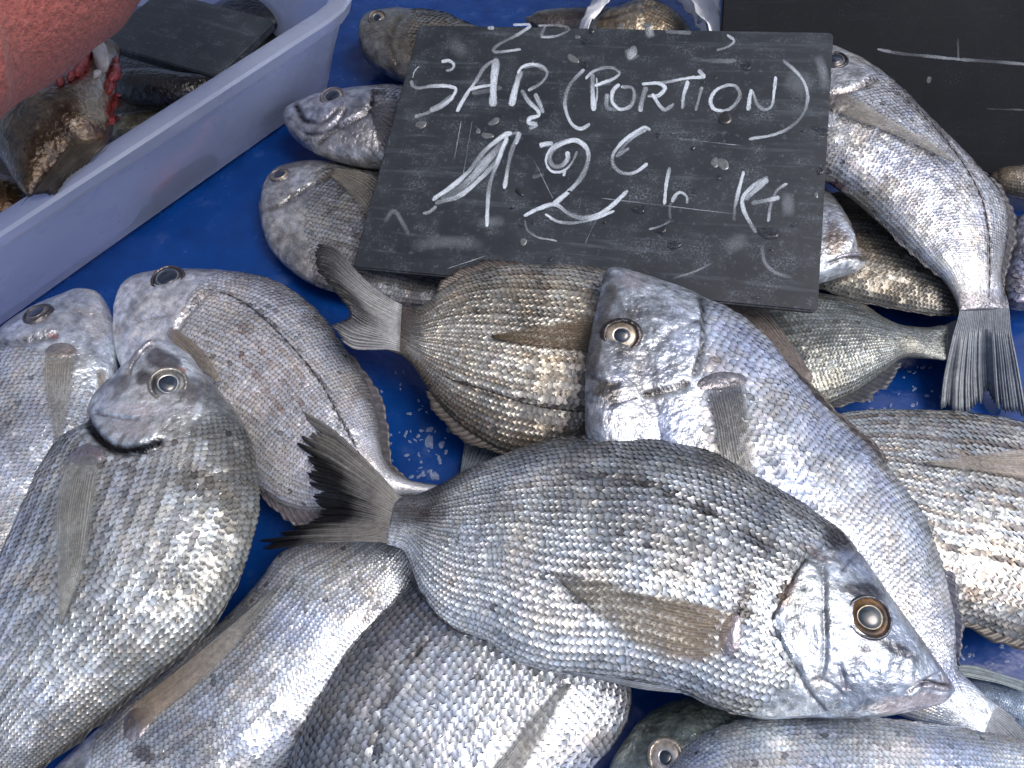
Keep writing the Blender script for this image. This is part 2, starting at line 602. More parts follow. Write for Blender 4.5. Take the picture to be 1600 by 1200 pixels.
    def make_scales(s):
        nu = s.nu
        k = int(nu * .42)
        ring = s.G[k, :s.nt]
        arc = np.r_[0, np.cumsum(np.linalg.norm(np.diff(ring, axis=0), axis=1))]
        ths = np.interp((np.arange(s.rows) + .5) / s.rows * arc[-1], arc, s.th[:s.nt])
        girth = np.linalg.norm(np.diff(s.G[:, :s.nt], axis=1), axis=2).sum(1)
        rsp = girth / s.rows
        midl = s.G[:, s.nt // 2]
        ds = np.r_[0, np.linalg.norm(np.diff(midl, axis=0), axis=1)]
        dcol = .82 * np.maximum(rsp, rsp.max() * .45)
        Uc = np.cumsum(ds / dcol)
        cols = np.arange(0, int(Uc[-1]) + 1)
        r2 = np.random.default_rng(s.seed + 100)
        U, TH = [], []
        for q, th in enumerate(ths):
            uu = np.interp(cols + (.5 if q % 2 else 0) + r2.normal(0, .07, len(cols)), Uc, s.u)
            U.append(uu); TH.append(np.full(len(uu), th) + r2.normal(0, .006, len(uu)))
        U = np.concatenate(U); TH = np.clip(np.concatenate(TH), .02, math.pi - .02)
        v = np.cos(TH)
        ok = (U > s.head + .05 * v * v - .02 * v) & (U < .985)
        U, TH, v = U[ok], TH[ok], v[ok]
        c, du, dt = s.samp(U, TH)
        U = np.clip(U + (fbm(c, 60, s.seed + 81, 2) - .5) * .012, 0, .99); TH = np.clip(TH + (fbm(c, 60, s.seed + 83, 2) - .5) * .05, .02, math.pi - .02); v = np.cos(TH)
        c, du, dt = s.samp(U, TH)
        px = proj(c)
        if s.noscale is not None:
            ok = ~inpoly(px, s.noscale)
            U, TH, v, c, du, dt, px = U[ok], TH[ok], v[ok], c[ok], du[ok], dt[ok], px[ok]
        # only what the frame (with a margin) can show
        ok = (px[:, 0] > -150) & (px[:, 0] < 1750) & (px[:, 1] > -120) & (px[:, 1] < 1330)
        U, TH, v, c, du, dt, px = U[ok], TH[ok], v[ok], c[ok], du[ok], dt[ok], px[ok]
        if not len(U): return
        t = du / (np.linalg.norm(du, axis=1)[:, None] + 1e-12)
        n = np.cross(dt, du); n /= np.linalg.norm(n, axis=1)[:, None] + 1e-12
        n *= s.flip
        b = np.cross(n, t)
        rs = np.interp(U, s.u, rsp); dc = np.interp(U, s.u, dcol)
        L = dc * 1.62 * (1 + r2.normal(0, .05, len(U))); hw = rs * .60 * (1 + r2.normal(0, .05, len(U)))
        gx = np.array([0, .4, .78, 1.0]); gy = np.array([-1, -.38, .38, 1.0])
        X, Y = np.meshgrid(gx, gy, indexing='ij')
        X, Y = X.ravel(), Y.ravel()
        xr = X - .34 * Y ** 2 * X ** 2
        yr = Y * np.interp(X, [0, .4, .78, 1], [.8, 1.0, .88, .52])
        rx = r2.normal(0, .03, len(U)) ; ry = r2.normal(0, .045, len(U))
        lowf = (fbm(c, 120, s.seed + 60, 2) - .5) * .12
        h = (.052 * X - .018 + .040 * (1 - yr ** 2) * (.3 + .7 * X))[None] * (rs * s.rough * (.35 + 1.0 * sstep(.32, .66, fbm(c, 45, s.seed + 85, 2))))[:, None] + .00008
        h = h + (rx + lowf)[:, None] * (X - .2)[None] * L[:, None] + ry[:, None] * yr[None] * hw[:, None]
        V = c[:, None] + t[:, None] * ((xr - .45)[None] * L[:, None])[..., None] + b[:, None] * (yr[None] * hw[:, None])[..., None] + n[:, None] * h[..., None]
        m = len(U)
        q = gridfaces(4, 4)
        F = (np.arange(m)[:, None, None] * 16 + q[None]).reshape(-1, 4)
        cc = s.pig(c, U, v, px)
        jit = (np.exp(r2.normal(0, .07, m)) * np.where(r2.random(m) < .02, r2.uniform(.35, .7, m), 1))[:, None]
        tint = np.array([[1, 1, 1], [.95, .98, 1.05], [1.05, 1.0, .95], [1.03, .98, 1.02]])[r2.choice(4, m, p=[.45, .25, .18, .12])]
        cc = cc * jit * tint
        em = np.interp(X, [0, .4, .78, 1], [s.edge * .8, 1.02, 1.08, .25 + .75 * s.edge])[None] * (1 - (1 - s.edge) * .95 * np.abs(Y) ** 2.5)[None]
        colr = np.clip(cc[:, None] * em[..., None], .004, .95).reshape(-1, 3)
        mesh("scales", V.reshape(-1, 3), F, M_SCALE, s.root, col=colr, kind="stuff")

    def hit(s, px, off=0.):
        """points on the body under pixels, and normals"""
        px = np.atleast_2d(np.asarray(px, float))
        out, nn = [], []
        for d in rays(px):
            dv = Vector(d).normalized()
            loc, n, i, dist = s.bvh.ray_cast(Vector(CP), dv)
            if loc is None:
                t = (s.G[..., 2].mean() - CP[2]) / d[2]
                loc, n, i, dist = s.bvh.find_nearest(Vector(CP + d * t))
            n = Vector(n)
            if n.dot(dv) > 0: n = -n
            out.append(np.array(loc) + np.array(n) * off); nn.append(np.array(n))
        return np.array(out), np.array(nn)

    def plate(s, pl):
        """gill cover: the body's own faces inside a pixel outline, lifted clear of the body"""
        poly = spline(np.vstack([pl['p'], pl['p'][:1]]), 120)
        inside = inpoly(s.px, poly) & (np.tile(np.sin(s.th), s.nu) > 0.02)
        F = gridfaces(s.nu, len(s.th), True)
        keep = inside[F].all(1)
        F = F[keep]
        idx = np.unique(F)
        mp = np.full(len(s.flat), -1); mp[idx] = np.arange(len(idx))
        r, sd, fr = polydist(s.px[idx], poly)
        off = pl.get('h', .0012) * sstep(0, pl.get('soft', 9.), r) - .0003
        soften = pl.get('free')
        if soften is not None:
            r2, _, f2 = polydist(s.px[idx], spline(soften, 60))
            off = np.maximum(off, pl.get('h', .0012) * sstep(12, 0, r2) * sstep(0, .1, f2) * sstep(1, .9, f2) * .9)
        V = s.flat[idx] + s.nor.reshape(-1, 3)[idx] * off[:, None]
        mesh("gill_cover", V, mp[F], M_SKIN, s.root, col=s.col[:len(s.flat)][idx] * pl.get('k', 1.))

    def eye(s, x, y, r, rp, iris=((.30, .26, .20), (.10, .09, .08)), ring=(.05, .05, .06), squash=0.25, ringw=.28, pupil=None, gap=(.4, .42, .42), lean=.4):
        """eye of r pixels: raised rim, iris, pupil"""
        p, n = s.hit([(x, y), (x + r, y), (x - r, y), (x, y + r), (x, y - r)])
        nrm = n.mean(0); toc = CP - p[0]; dist = np.linalg.norm(toc); toc /= dist
        nrm = nrm * (1 - lean) + toc * lean; nrm /= np.linalg.norm(nrm)
        mm = dist / FPX
        rad = r * mm
        a = np.cross(nrm, [0, 0, 1.0]) if abs(nrm[2]) < .95 else np.cross(nrm, [0, 1.0, 0])
        a /= np.linalg.norm(a); b = np.cross(nrm, a)
        o = p[0] + nrm * rad * .04
        th = np.linspace(0, 2 * math.pi, 40, endpoint=False)
        def rev(prof, seed=0):
            V = []
            for (rr, hh) in prof:
                V.append(o + (np.cos(th)[:, None] * a + np.sin(th)[:, None] * b) * (rad * rr * (1 + .035 * np.sin(2 * th + s.seed) + .02 * np.sin(3 * th + 2 * s.seed)))[:, None] + nrm * rad * hh)
            return np.concatenate(V), gridfaces(len(prof), 40, True)
        pr = [(1.0 + ringw, -.22), (1.0 + ringw * .75, .02), (1.0 + ringw * .35, .12), (1.0, .12), (.94, .05), (.9, -.15)]
        V, F = rev(pr)
        ang = np.tile(th, len(pr)); cc = np.array(ring)[None] * (1 + .5 * np.sin(ang * 2 + s.seed)[:, None] * .4)
        e = mesh("eye", V, F, M_SKIN, s.root, col=np.clip(cc, .003, 1))
        ip = rp / r
        pr = [(.97, -.06), (.93, .03), (.8, .10), (.6, .13), (ip * 1.12, .14), (ip * 1.0, .13), (ip * .8, .05)]
        V, F = rev(pr)
        ang = np.tile(th, len(pr)); k = np.repeat([1, 1, .7, .35, .1, 0, 0], 40)
        light = .5 + .5 * np.sin(ang * 1.0 + s.seed * 1.3) * .8 + .25 * np.sin(ang * 3 + s.seed)
        light = np.clip(light, 0, 1)[:, None]
        c1, c2 = np.array(iris[0]), np.array(iris[1])
        cc = c2[None] * (1 - light) + c1[None] * light
        rimc = np.repeat([0, 0, 0, 0, 1, .6, 0], 40)[:, None]
        cc = cc * (1 - rimc) + np.array(gap)[None] * rimc
        mesh("iris", V, F, M_IRIS, e, col=np.clip(cc, .003, 1))
        pr = [(ip * 1.02, .07), (ip * .9, .145), (ip * .65, .19), (ip * .35, .215), (ip * .04, .22)]
        V, F = rev(pr)
        F = [tuple(f) for f in F] + [tuple(4 * 40 + k for k in range(39, -1, -1))]
        mesh("pupil", V, F, pupil or M_PUPIL, e)
        return e

    def lip(s, pts, rpx=4, c=(.30, .30, .33), name="lip", off=-.0004):
        K = 90 if name == "lateral_line" else 24
        q = spline(pts, K)
        p, n = s.hit(q)
        mm = np.linalg.norm(CP - p[0]) / FPX
        w = np.interp(np.linspace(0, 1, K), [0, .15, .85, 1], [.35, 1, 1, .35])
        if K == 90: w = w * (.7 + .5 * np.sin(np.arange(K) * 1.6)) 
        V, F = tube(p + n * off, rpx * mm * w, 10)
        mesh(name, V, F, M_SKIN, s.root, col=np.tile(np.array(c), (len(V), 1)) * (.7 + .6 * vnoise(V, 500, s.seed))[:, None])

    def boss(s, x, y, rx, ry, ang, h, c, name="fin_base"):
        h = h * .6; c = tuple(.5 * v + .13 for v in c)
        """fleshy root of a side fin"""
        n = 24; th = np.linspace(0, 2 * math.pi, n, endpoint=False)
        ca, sa = math.cos(R(ang)), math.sin(R(ang))
        wob = 1 + .10 * np.sin(2 * th + s.seed) + .05 * np.sin(3 * th)
        V = []
        for f, hh in ((1.1, -.25), (.95, .2), (.75, .6), (.5, .88), (.2, 1.)):
            X, Y = rx * f * np.cos(th) * wob, ry * f * np.sin(th) * wob
            p, nn = s.hit(np.stack([x + X * ca - Y * sa, y + X * sa + Y * ca], 1))
            V.append(p + nn * h * hh)
        V = np.concatenate(V)
        F = [tuple(f) for f in gridfaces(5, n, True)] + [tuple(4 * n + k for k in range(n - 1, -1, -1))]
        F = [f[::-1] for f in F]
        mesh(name, V, F, M_SKIN, s.root, col=np.clip(np.array(c)[None] * (.55 + .9 * fbm(V, 400, s.seed, 2))[:, None], .004, .9))

    # fan of rays between two edge curves; drape=True lays it on the body
    def fan(s, name, top, bot, z=None, n=26, m=16, c0=(.35, .28, .2), c1=(.10, .09, .08), alpha=(.95, .8), lift=(.0006, .0016), ragged=.0,
            ridge=.00022, kfade=0., dark=None, tipdark=0., margin=None, parent=None, bow=0., edgefade=None, raydark=.28, soft=None):
        if soft is None: soft = .55 if z is None else .78
        if z is None: alpha = (alpha[0] * .85, alpha[1] * .75)
        T_, B_ = spline(top, m), spline(bot, m)
        k = np.linspace(0, 1, n * 4 + 1); t = np.linspace(0, 1, m)
        root0, root1 = T_[0], B_[0]
        rootl = root0 + (root1 - root0) * k[:, None]
        mg = spline(margin, len(k)) if margin is not None else T_[-1] + (B_[-1] - T_[-1]) * k[:, None]
        r2 = np.random.default_rng(s.seed + len(top) * 7 + int(top[0][0]))
        if ragged:
            jag = r2.normal(0, ragged, n + 1)
            jj = np.interp(k * n, np.arange(n + 1), jag) - ragged * .9 * np.abs(((k * n) % 1) - .5) * 2
            mg = mg + (mg - rootl) * np.clip(jj, -.3, .08)[:, None]
        st = rootl[:, None] * (1 - t)[None, :, None] + mg[:, None] * t[None, :, None]
        st0 = T_ - (T_[0] * (1 - t)[:, None] + T_[-1] * t[:, None])
        st1 = B_ - (B_[0] * (1 - t)[:, None] + B_[-1] * t[:, None])
        q = st + st0[None] * (1 - k)[:, None, None] + st1[None] * k[:, None, None]
        qf = q.reshape(-1, 2)
        kk = np.repeat(k, m); tt = np.tile(t, len(k))
        if z is None:
            p, nn = s.hit(qf)
            lf = lift[0] + (lift[1] - lift[0]) * tt + .0006
            # never dive into hollows: smooth the draped sheet a little
            p = p + nn * lf[:, None]
            g = p.reshape(len(k), m, 3); up = nn.reshape(len(k), m, 3)
            for _ in range(3):
                g[1:-1, 1:-1] = .5 * g[1:-1, 1:-1] + .125 * (g[:-2, 1:-1] + g[2:, 1:-1] + g[1:-1, :-2] + g[1:-1, 2:])
            p = g.reshape(-1, 3)
        else:
            zz = np.interp(tt, np.linspace(0, 1, len(z)), z) if not callable(z) else z(kk, tt)
            p = P(qf, zz); nn = np.tile(np.array([0, 0, 1.0]), (len(p), 1))
        warp = .9 * np.sin(kk * 7.3 + s.seed) + .5 * np.sin(kk * 17.1 + s.seed * 2)
        wave = np.cos((kk * n + warp * .35) * 2 * math.pi + .5 * np.sin(tt * 3))
        p = p + nn * (ridge * wave * np.sin(np.clip(tt * 1.4 + .2, 0, 1) * math.pi / 2))[:, None]
        if bow: p = p + nn * (bow * np.sin(kk * math.pi) * np.sin(tt * math.pi * .5))[:, None]
        ray = sstep(-.2, .8, wave)
        c = np.array(c0)[None] * (1 - tt)[:, None] + np.array(c1)[None] * tt[:, None]
        nz = fbm(p, 140, s.seed + 71, 3)
        c = c * (1 + .7 * (nz - .5))[:, None] * (1 - raydark * (1 - ray))[:, None]
        if tipdark: c = c * (1 - tipdark * sstep(.55, .95, tt + (nz - .5) * .3))[:, None]
        if dark is not None: c = c * (1 - dark(kk, tt, nz))[:, None]
        al = (alpha[0] * (1 - tt) + alpha[1] * tt) * (soft + (1 - soft) * ray)
        if z is None: al = al * (.25 + .75 * sstep(0, .05, kk) * sstep(1, .85, kk)) * (.25 + .75 * sstep(0, .14, tt))
        al = al * (1 - kfade * kk)
        if edgefade: al = al * (1 - edgefade * sstep(.75, 1, tt))
        c = c * np.array([.90, 1.0, 1.05])
        col = np.hstack([np.clip(c, .004, .95), np.clip(al, 0, 1)[:, None]])
        o = mesh(name, p, gridfaces(len(k), m), M_FIN, parent or s.root, col=col)
        md = o.modifiers.new("thickness", 'SOLIDIFY'); md.thickness = .00035; md.offset = 0
        return o

    # thin spiny fin standing along the back (side=+1) or belly (side=-1)
    def edgefin(s, name, side, u0, u1, h, n=14, lean=.5, c=(.09, .09, .10), up=.2, saw=.18, alpha=.8):
        j = 0 if side > 0 else s.nt - 1
        U = np.linspace(u0, u1, n * 4 + 1)
        x = U * (s.nu - 1); i = np.clip(x.astype(int), 0, s.nu - 2); f = (x - i)[:, None]
        b = s.G[i, j] * (1 - f) + s.G[i + 1, j] * f
        W = s.G[i, 0] - s.G[i, s.nt - 1]; W /= np.linalg.norm(W, axis=1)[:, None]
        t = np.gradient(b, axis=0); t /= np.linalg.norm(t, axis=1)[:, None]
        nn = s.n[i]
        ph = (np.arange(len(U)) % 4) / 4.
        env = np.sin(np.linspace(.12, math.pi - .15, len(U))) ** .5
        r2 = np.random.default_rng(s.seed + n)
        hh = h * env * (1 - saw * ph) * np.repeat(r2.uniform(.7, 1.1, n + 1), 4)[:len(U)]
        hh = .5 * hh + .25 * np.roll(hh, 1) + .25 * np.roll(hh, -1)
        d = W * side + t * lean + nn * up
        d /= np.linalg.norm(d, axis=1)[:, None]
        m = 5
        V, C = [], []
        for q in range(m):
            f = q / (m - 1)
            rid = .0003 * np.cos(np.arange(len(U)) * math.pi / 2)
            V.append(b - W * side * .0015 + d * (hh * f)[:, None] + nn * (rid * (f > 0))[:, None] + t * (h * .25 * f * f))
            nz = vnoise(V[-1], 300, s.seed)
            C.append(np.array(c)[None] * (.7 + .6 * nz + .5 * (ph == 0))[:, None] * (1 - .3 * f))
        V = np.stack(V, 1).reshape(-1, 3); C = np.stack(C, 1).reshape(-1, 3)
        col = np.hstack([np.clip(C, .004, .9), np.full((len(C), 1), alpha)])
        o = mesh(name, V, gridfaces(len(U), m), M_FIN, s.root, col=col)
        md = o.modifiers.new("thickness", 'SOLIDIFY'); md.thickness = .0004; md.offset = 0
        return o

DK = (.03, .03, .035)
# ---- far fish first, the top one of the heap last
r_ = Fish("dark brown bream head behind the slate's top left corner, near the white crate's end",
    [(562,56),(566,36),(575,22),(601,15),(661,14),(702,22),(729,34),(790,60),(840,90)],
    [(562,62),(564,86),(586,109),(624,128),(680,140),(750,135),(820,110)],
    .022, .022, T=.017, nu=110, nt=50, nb=18, seed=3, rows=26, head=.36, flank=(.16,.14,.115), back=(.08,.07,.06), belly=(.20,.18,.15), mottle=.3, blue=.1, gold=.2,
    creases=[dict(p=[(640,16),(618,40),(610,70),(622,110)], w=5, d=.0006, step=.0012, side=1, pc=(.05,.045,.04), pw=4)])
r_.eye(590,29,11,6,iris=((.30,.26,.2),(.16,.14,.11)),ring=(.12,.11,.10))

s1 = Fish("dark bream mostly hidden behind the slate's top edge, left of the white paper",
    [(822,30),(835,20),(856,14),(909,12),(960,12),(1000,20)], [(822,36),(840,50),(880,60),(930,60),(970,50),(1000,30)],
    .02, .02, T=.014, nu=80, nt=40, nb=14, seed=4, rows=22, head=.3, flank=(.10,.085,.08), back=(.05,.045,.045), belly=(.14,.12,.11), gold=.1)

s2 = Fish("brown rounded bream wrapped in white paper behind the slate",
    [(912,50),(924,32),(945,16),(969,6),(1006,-3),(1044,11),(1070,33),(1085,60)], [(915,60),(940,80),(990,95),(1040,90),(1082,72)],
    .035, .035, T=.02, nu=90, nt=46, nb=16, seed=5, rows=24, head=.5, flank=(.24,.20,.15), back=(.20,.18,.16), belly=(.24,.2,.15), mottle=.3, gold=.25,
    creases=[dict(p=[(930,33),(965,24),(1000,14),(1030,8)], w=3, d=.0008, pc=(.06,.05,.045)), dict(p=[(960,12),(990,5),(1010,2)], w=3, d=.0006, pc=(.06,.05,.045))])

q_ = Fish("small tan bream tip under the dark back panel at the right edge",
    [(1545,272),(1560,262),(1600,259),(1660,262),(1720,272)], [(1545,285),(1560,300),(1600,312),(1660,312),(1720,300)],
    .018, .018, T=.012, nu=80, nt=40, nb=14, seed=6, rows=16, head=.05, flank=(.26,.21,.16), back=(.09,.085,.08), belly=(.22,.18,.13), gold=.1)
q_.edgefin("dorsal_fin", 1, .05, .6, .006, n=8, up=.5)

p_ = Fish("lilac bream at the right edge, half under the drooping fish's tail stem",
    [(1572,352),(1585,338),(1602,332),(1640,340),(1680,370),(1700,410)], [(1570,360),(1562,400),(1560,450),(1575,480),(1600,486),(1650,475),(1690,430)],
    .016, .016, T=.013, nu=90, nt=46, nb=16, seed=8, rows=22, head=.35, flank=(.36,.34,.40), back=(.26,.24,.28), belly=(.34,.32,.38), mottle=.6, blue=.6,
    blobs=[(1584,352,6,12,20,(.5,.28,.22),.6)])

m_ = Fish("grey green striped bream below the slate's lower right corner, tail to the right",
    [(1090,560),(1110,510),(1160,470),(1220,455),(1285,459),(1337,471),(1375,494),(1405,507),(1450,511),(1480,508)],
    [(1090,580),(1120,620),(1180,650),(1240,652),(1300,632),(1337,614),(1382,582),(1412,562),(1450,561),(1480,563)],
    .020, .018, T=.013, nu=150, nt=64, seed=9, rows=32, head=.26, flank=(.22,.23,.22), back=(.13,.13,.125), belly=(.20,.21,.20), backw=.3, stripe=.6, stripecol=(.075,.08,.075), nstripe=11, mottle=.3, blue=.15, gold=.1)
m_.fan("tail_fin", [(1476,508),(1500,498),(1530,492)], [(1476,563),(1500,570),(1530,584)], margin=[(1530,492),(1518,520),(1518,550),(1530,584)], z=[.018,.006], c0=(.10,.10,.10), c1=(.04,.04,.045))
m_.edgefin("anal_fin", -1, .50, .80, .011, n=14, c=(.085,.09,.10), lean=.8, up=.3)
m_.fan("pectoral_fin", [(1120,470),(1190,482),(1235,535),(1270,588)], [(1115,480),(1150,500),(1200,560),(1268,597)], z=[.036,.034], n=14, c0=(.22,.17,.14), c1=(.24,.19,.17), alpha=(.95,.85))

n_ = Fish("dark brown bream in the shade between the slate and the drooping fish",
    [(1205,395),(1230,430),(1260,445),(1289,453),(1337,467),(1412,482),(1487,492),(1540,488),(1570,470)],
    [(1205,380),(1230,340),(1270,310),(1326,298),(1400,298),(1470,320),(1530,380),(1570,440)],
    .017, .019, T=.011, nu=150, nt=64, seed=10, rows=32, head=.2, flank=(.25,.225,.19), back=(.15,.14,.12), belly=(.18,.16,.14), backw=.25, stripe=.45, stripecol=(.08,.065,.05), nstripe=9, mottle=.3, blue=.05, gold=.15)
n_.edgefin("dorsal_fin", 1, .12, .80, .007, n=16, c=(.05,.05,.05), lean=1.2, up=.1)

o_ = Fish("pale jawed bream head poking out from under the slate's right edge",
    [(1351,411),(1345,400),(1337,386),(1326,349),(1310,318),(1285,290),(1240,270),(1180,265)],
    [(1350,416),(1338,426),(1322,432),(1283,444),(1240,450),(1190,430),(1160,400)],
    .036, .036, T=.014, nu=110, nt=60, seed=11, rows=24, head=.6, flank=(.40,.39,.40), back=(.08,.07,.06), belly=(.62,.63,.66), backw=.6, mottle=.5, blue=.3,
    creases=[dict(p=[(1350,402),(1336,401),(1318,404),(1296,412)], w=3, d=.0012, pc=(.06,.05,.05), fade=False)],
    blobs=[(1303,375,22,26,10,(.12,.085,.06),.75), (1346,403,7,5,30,(.05,.045,.04),.8)])
o_.lip([(1349,399),(1336,397),(1318,400),(1302,406)], 3)

l_ = Fish("silvery bream at top right curving down from the dark panel, forked tail spread",
    [(1240,90),(1260,68),(1290,68),(1330,84),(1375,109),(1412,139),(1450,180),(1487,217),(1525,255),(1555,289),(1572,322),(1575,352),(1571,394),(1566,431),(1569,455),(1576,482)],
    [(1238,110),(1230,160),(1240,220),(1260,262),(1296,287),(1337,316),(1375,350),(1412,383),(1450,418),(1472,436),(1489,460),(1499,486)],
    [(0,.068),(.3,.062),(.55,.048),(.8,.036),(1,.026)], [(0,.062),(.3,.055),(.55,.045),(.8,.034),(1,.026)], T=.017, nu=200, nt=84, seed=12, rows=36, head=.27, flank=(.54,.53,.55), back=(.24,.23,.25), belly=(.55,.52,.48), backw=.32, mottle=.45, blue=.6,
    stripe=.3, stripecol=(.22,.16,.15), nstripe=12,
    creases=[dict(p=[(1379,124),(1424,163),(1469,208),(1506,257),(1532,305),(1544,354),(1547,412),(1545,470)], w=2.2, d=.0004, pc=(.04,.04,.045), ps=.8),
             dict(p=[(1290,150),(1330,141),(1350,133),(1375,118)], w=5, d=.0014, step=.0015, side=-1, pc=(.09,.06,.045))],
    blobs=[(1308,290,16,9,20,(.09,.03,.06),.9),(1535,478,60,26,0,(.15,.15,.17),.9)])
l_.lip([(1379,124),(1424,163),(1469,208),(1506,257),(1532,305),(1544,354),(1547,412),(1545,470)], 1.3, c=(.09,.085,.09), name="lateral_line", off=.0001)
l_.eye(1305,94,14,9,iris=((.1,.1,.11),(.03,.03,.03)),ring=(.03,.03,.035),lean=.1)
l_.fan("pectoral_fin", [(1322,148),(1360,172),(1394,195),(1442,221),(1486,256)], [(1296,172),(1330,190),(1375,206),(1430,232),(1484,258)], n=14, c0=(.32,.27,.23), c1=(.32,.29,.27), alpha=(.85,.5), lift=(.001,.002))
l_.boss(1310,160,20,16,-30,.0014,(.28,.25,.24))
l_.fan("tail_fin", [(1572,462),(1576,478),(1580,520),(1590,570),(1606,660)], [(1493,468),(1499,482),(1487,531),(1473,595),(1468,641)], margin=[(1606,660),(1588,650),(1560,630),(1545,610),(1532,630),(1514,645),(1468,641)],
    z=[.026,.026,.016,.008], n=30, c0=(.32,.32,.34), c1=(.17,.18,.20), alpha=(1.,.85), ridge=.0003, ragged=.03, bow=-.002)
l_.edgefin("anal_fin", -1, .52, .86, .007, n=16, c=(.09,.09,.11), lean=1.0)
l_.edgefin("dorsal_fin", 1, .55, .93, .007, n=18, c=(.10,.10,.11), lean=1.0)

t_ = Fish("grey bream head with a gaping lower jaw, left of the slate below the crate's corner",
    [(444,178),(452,169),(461,164),(499,149),(540,140),(577,135),(620,133),(680,140),(760,160),(830,190)],
    [(444,186),(448,200),(457,217),(484,237),(517,251),(560,262),(600,266),(660,270),(740,250),(820,210)],
    .027, .024, T=.018, nu=150, nt=84, seed=13, rows=26, head=.40, flank=(.34,.33,.37), back=(.16,.15,.17), belly=(.50,.46,.44), backw=.4, mottle=.55, blue=.35,
    creases=[dict(p=[(463,166),(468,176),(474,187),(482,190)], w=4.5, d=.0022, pc=(.01,.01,.012), ps=1., fade=False),
             dict(p=[(482,190),(498,193),(515,186),(530,170)], w=2.6, d=.0009, step=.0008, side=-1, pc=(.08,.075,.08)),
             dict(p=[(474,210),(500,209),(522,197),(545,165)], w=3, d=.0011, step=.001, side=-1, pc=(.06,.055,.06)),
             dict(p=[(492,232),(520,204),(560,184),(578,170),(583,150),(578,138)], w=4, d=.002, step=.0015, side=-1, pc=(.02,.017,.018), ps=.95)],
    blobs=[(588,143,14,7,0,(.03,.025,.02),.9)],)
t_.eye(520,152,15,10,iris=((.34,.31,.28),(.15,.14,.13)),ring=(.13,.12,.13),lean=.15,ringw=.2)
t_.fan("pectoral_fin", [(578,172),(600,165),(640,160),(680,165)], [(583,180),(590,215),(600,240),(640,262)], n=12, c0=(.07,.065,.08), c1=(.14,.13,.14), lift=(.0012,.003))

u_ = Fish("brown grey bream left of the slate's lower left corner, eye facing the crate",
    [(408,315),(410,295),(416,282),(427,266),(457,254),(506,251),(555,258),(600,268),(660,300),(720,350),(760,400),(790,440)],
    [(406,325),(407,345),(412,365),(424,393),(450,421),(484,443),(520,456),(580,471),(640,480),(700,478),(760,462),(790,450)],
    .014, .011, T=.011, nu=150, nt=84, seed=14, rows=34, head=.28, flank=(.38,.37,.37), back=(.20,.195,.205), belly=(.28,.27,.27), backw=.3, mottle=.5, blue=.3, gold=.05, stripe=.5, stripecol=(.11,.09,.07), nstripe=12,
    creases=[dict(p=[(412,330),(435,322),(470,300),(505,277),(520,262)], w=4, d=.001, step=.0012, side=-1, pc=(.06,.055,.06)), dict(p=[(520,262),(515,275),(500,284)], w=4, d=.001, pc=(.10,.07,.05))],)
u_.eye(437,274,13,8,iris=((.42,.36,.28),(.16,.14,.14)),ring=(.15,.14,.15),lean=.1,ringw=.2)
u_.fan("pectoral_fin", [(520,266),(560,272),(590,285),(610,310)], [(512,276),(540,300),(560,325),(575,345)], n=12, c0=(.24,.20,.16), c1=(.26,.23,.20), alpha=(.95,.8), lift=(.001,.003))

k_ = Fish("pale bream with fine brown lengthwise stripes at the right edge, below the blue gap",
    [(1790,830),(1770,900),(1720,965),(1660,992),(1600,999),(1562,989),(1525,974),(1484,963),(1430,930),(1370,880),(1330,830),(1290,790)],
    [(1790,800),(1760,740),(1700,700),(1640,671),(1600,662),(1544,651),(1487,644),(1412,640),(1337,642),(1290,655),(1260,690),(1250,740)],
    .022, .022, T=.015, nu=170, nt=90, seed=15, rows=36, head=.10, flank=(.47,.47,.47), back=(.24,.23,.22), belly=(.47,.47,.47), backw=.34, mottle=.3, stripe=.8, stripecol=(.24,.19,.16), nstripe=13, blue=.1, gold=.05,
    creases=[dict(p=[(1397,734),(1430,800),(1461,842),(1520,858),(1600,876),(1680,880)], w=3, d=.0004, pc=(.10,.08,.07), ps=.5)])
k_.fan("pectoral_fin", [(1680,700),(1600,704),(1540,712),(1480,722),(1440,727)], [(1680,765),(1600,752),(1540,742),(1480,734),(1440,729)], n=16, c0=(.44,.33,.26), c1=(.46,.40,.35), alpha=(.8,.35), lift=(.0008,.0018))
k_.edgefin("dorsal_fin", 1, .22, .68, .009, n=18, c=(.10,.09,.08), lean=.9, up=-.1)

c_ = Fish("golden brown bream just below the slate, face tucked under the big pale head",
    [(1120,590),(1100,540),(1060,490),(1010,450),(960,430),(900,416),(862,415),(810,413),(769,418),(727,430),(690,453),(664,475),(637,480),(605,470)],
    [(1120,600),(1080,650),(1020,690),(950,714),(860,718),(791,705),(761,691),(727,669),(694,639),(667,605),(649,577),(630,556),(602,546)],
    [(0,.020),(.15,.026),(.28,.046),(.8,.045),(1,.040)], [(0,.016),(.3,.018),(.8,.022),(1,.032)], T=.016, nu=200, nt=110, seed=16, rows=34, head=.22, flank=(.44,.40,.345), back=(.34,.31,.28), belly=(.17,.145,.12), backw=.3, mottle=.45, blue=.06, gold=.03, stripe=.62, stripecol=(.15,.11,.075), nstripe=13, bands=[(.93,.05,.7),(.72,.04,.35),(.58,.04,.3),(.44,.04,.25)], blobs=[(618,512,34,44,0,(.13,.105,.095),.75)],
    creases=[dict(p=[(700,590),(760,610),(830,632),(880,640),(930,645)], w=3.2, d=.0004, pc=(.05,.04,.03), ps=.75)])
c_.fan("pectoral_fin", [(1010,500),(960,502),(900,503),(840,512),(770,527)], [(1010,560),(960,556),(900,552),(840,545),(770,530)], n=16, c0=(.19,.12,.065), c1=(.22,.15,.09), alpha=(.96,.5), lift=(.0008,.0018), raydark=.35)
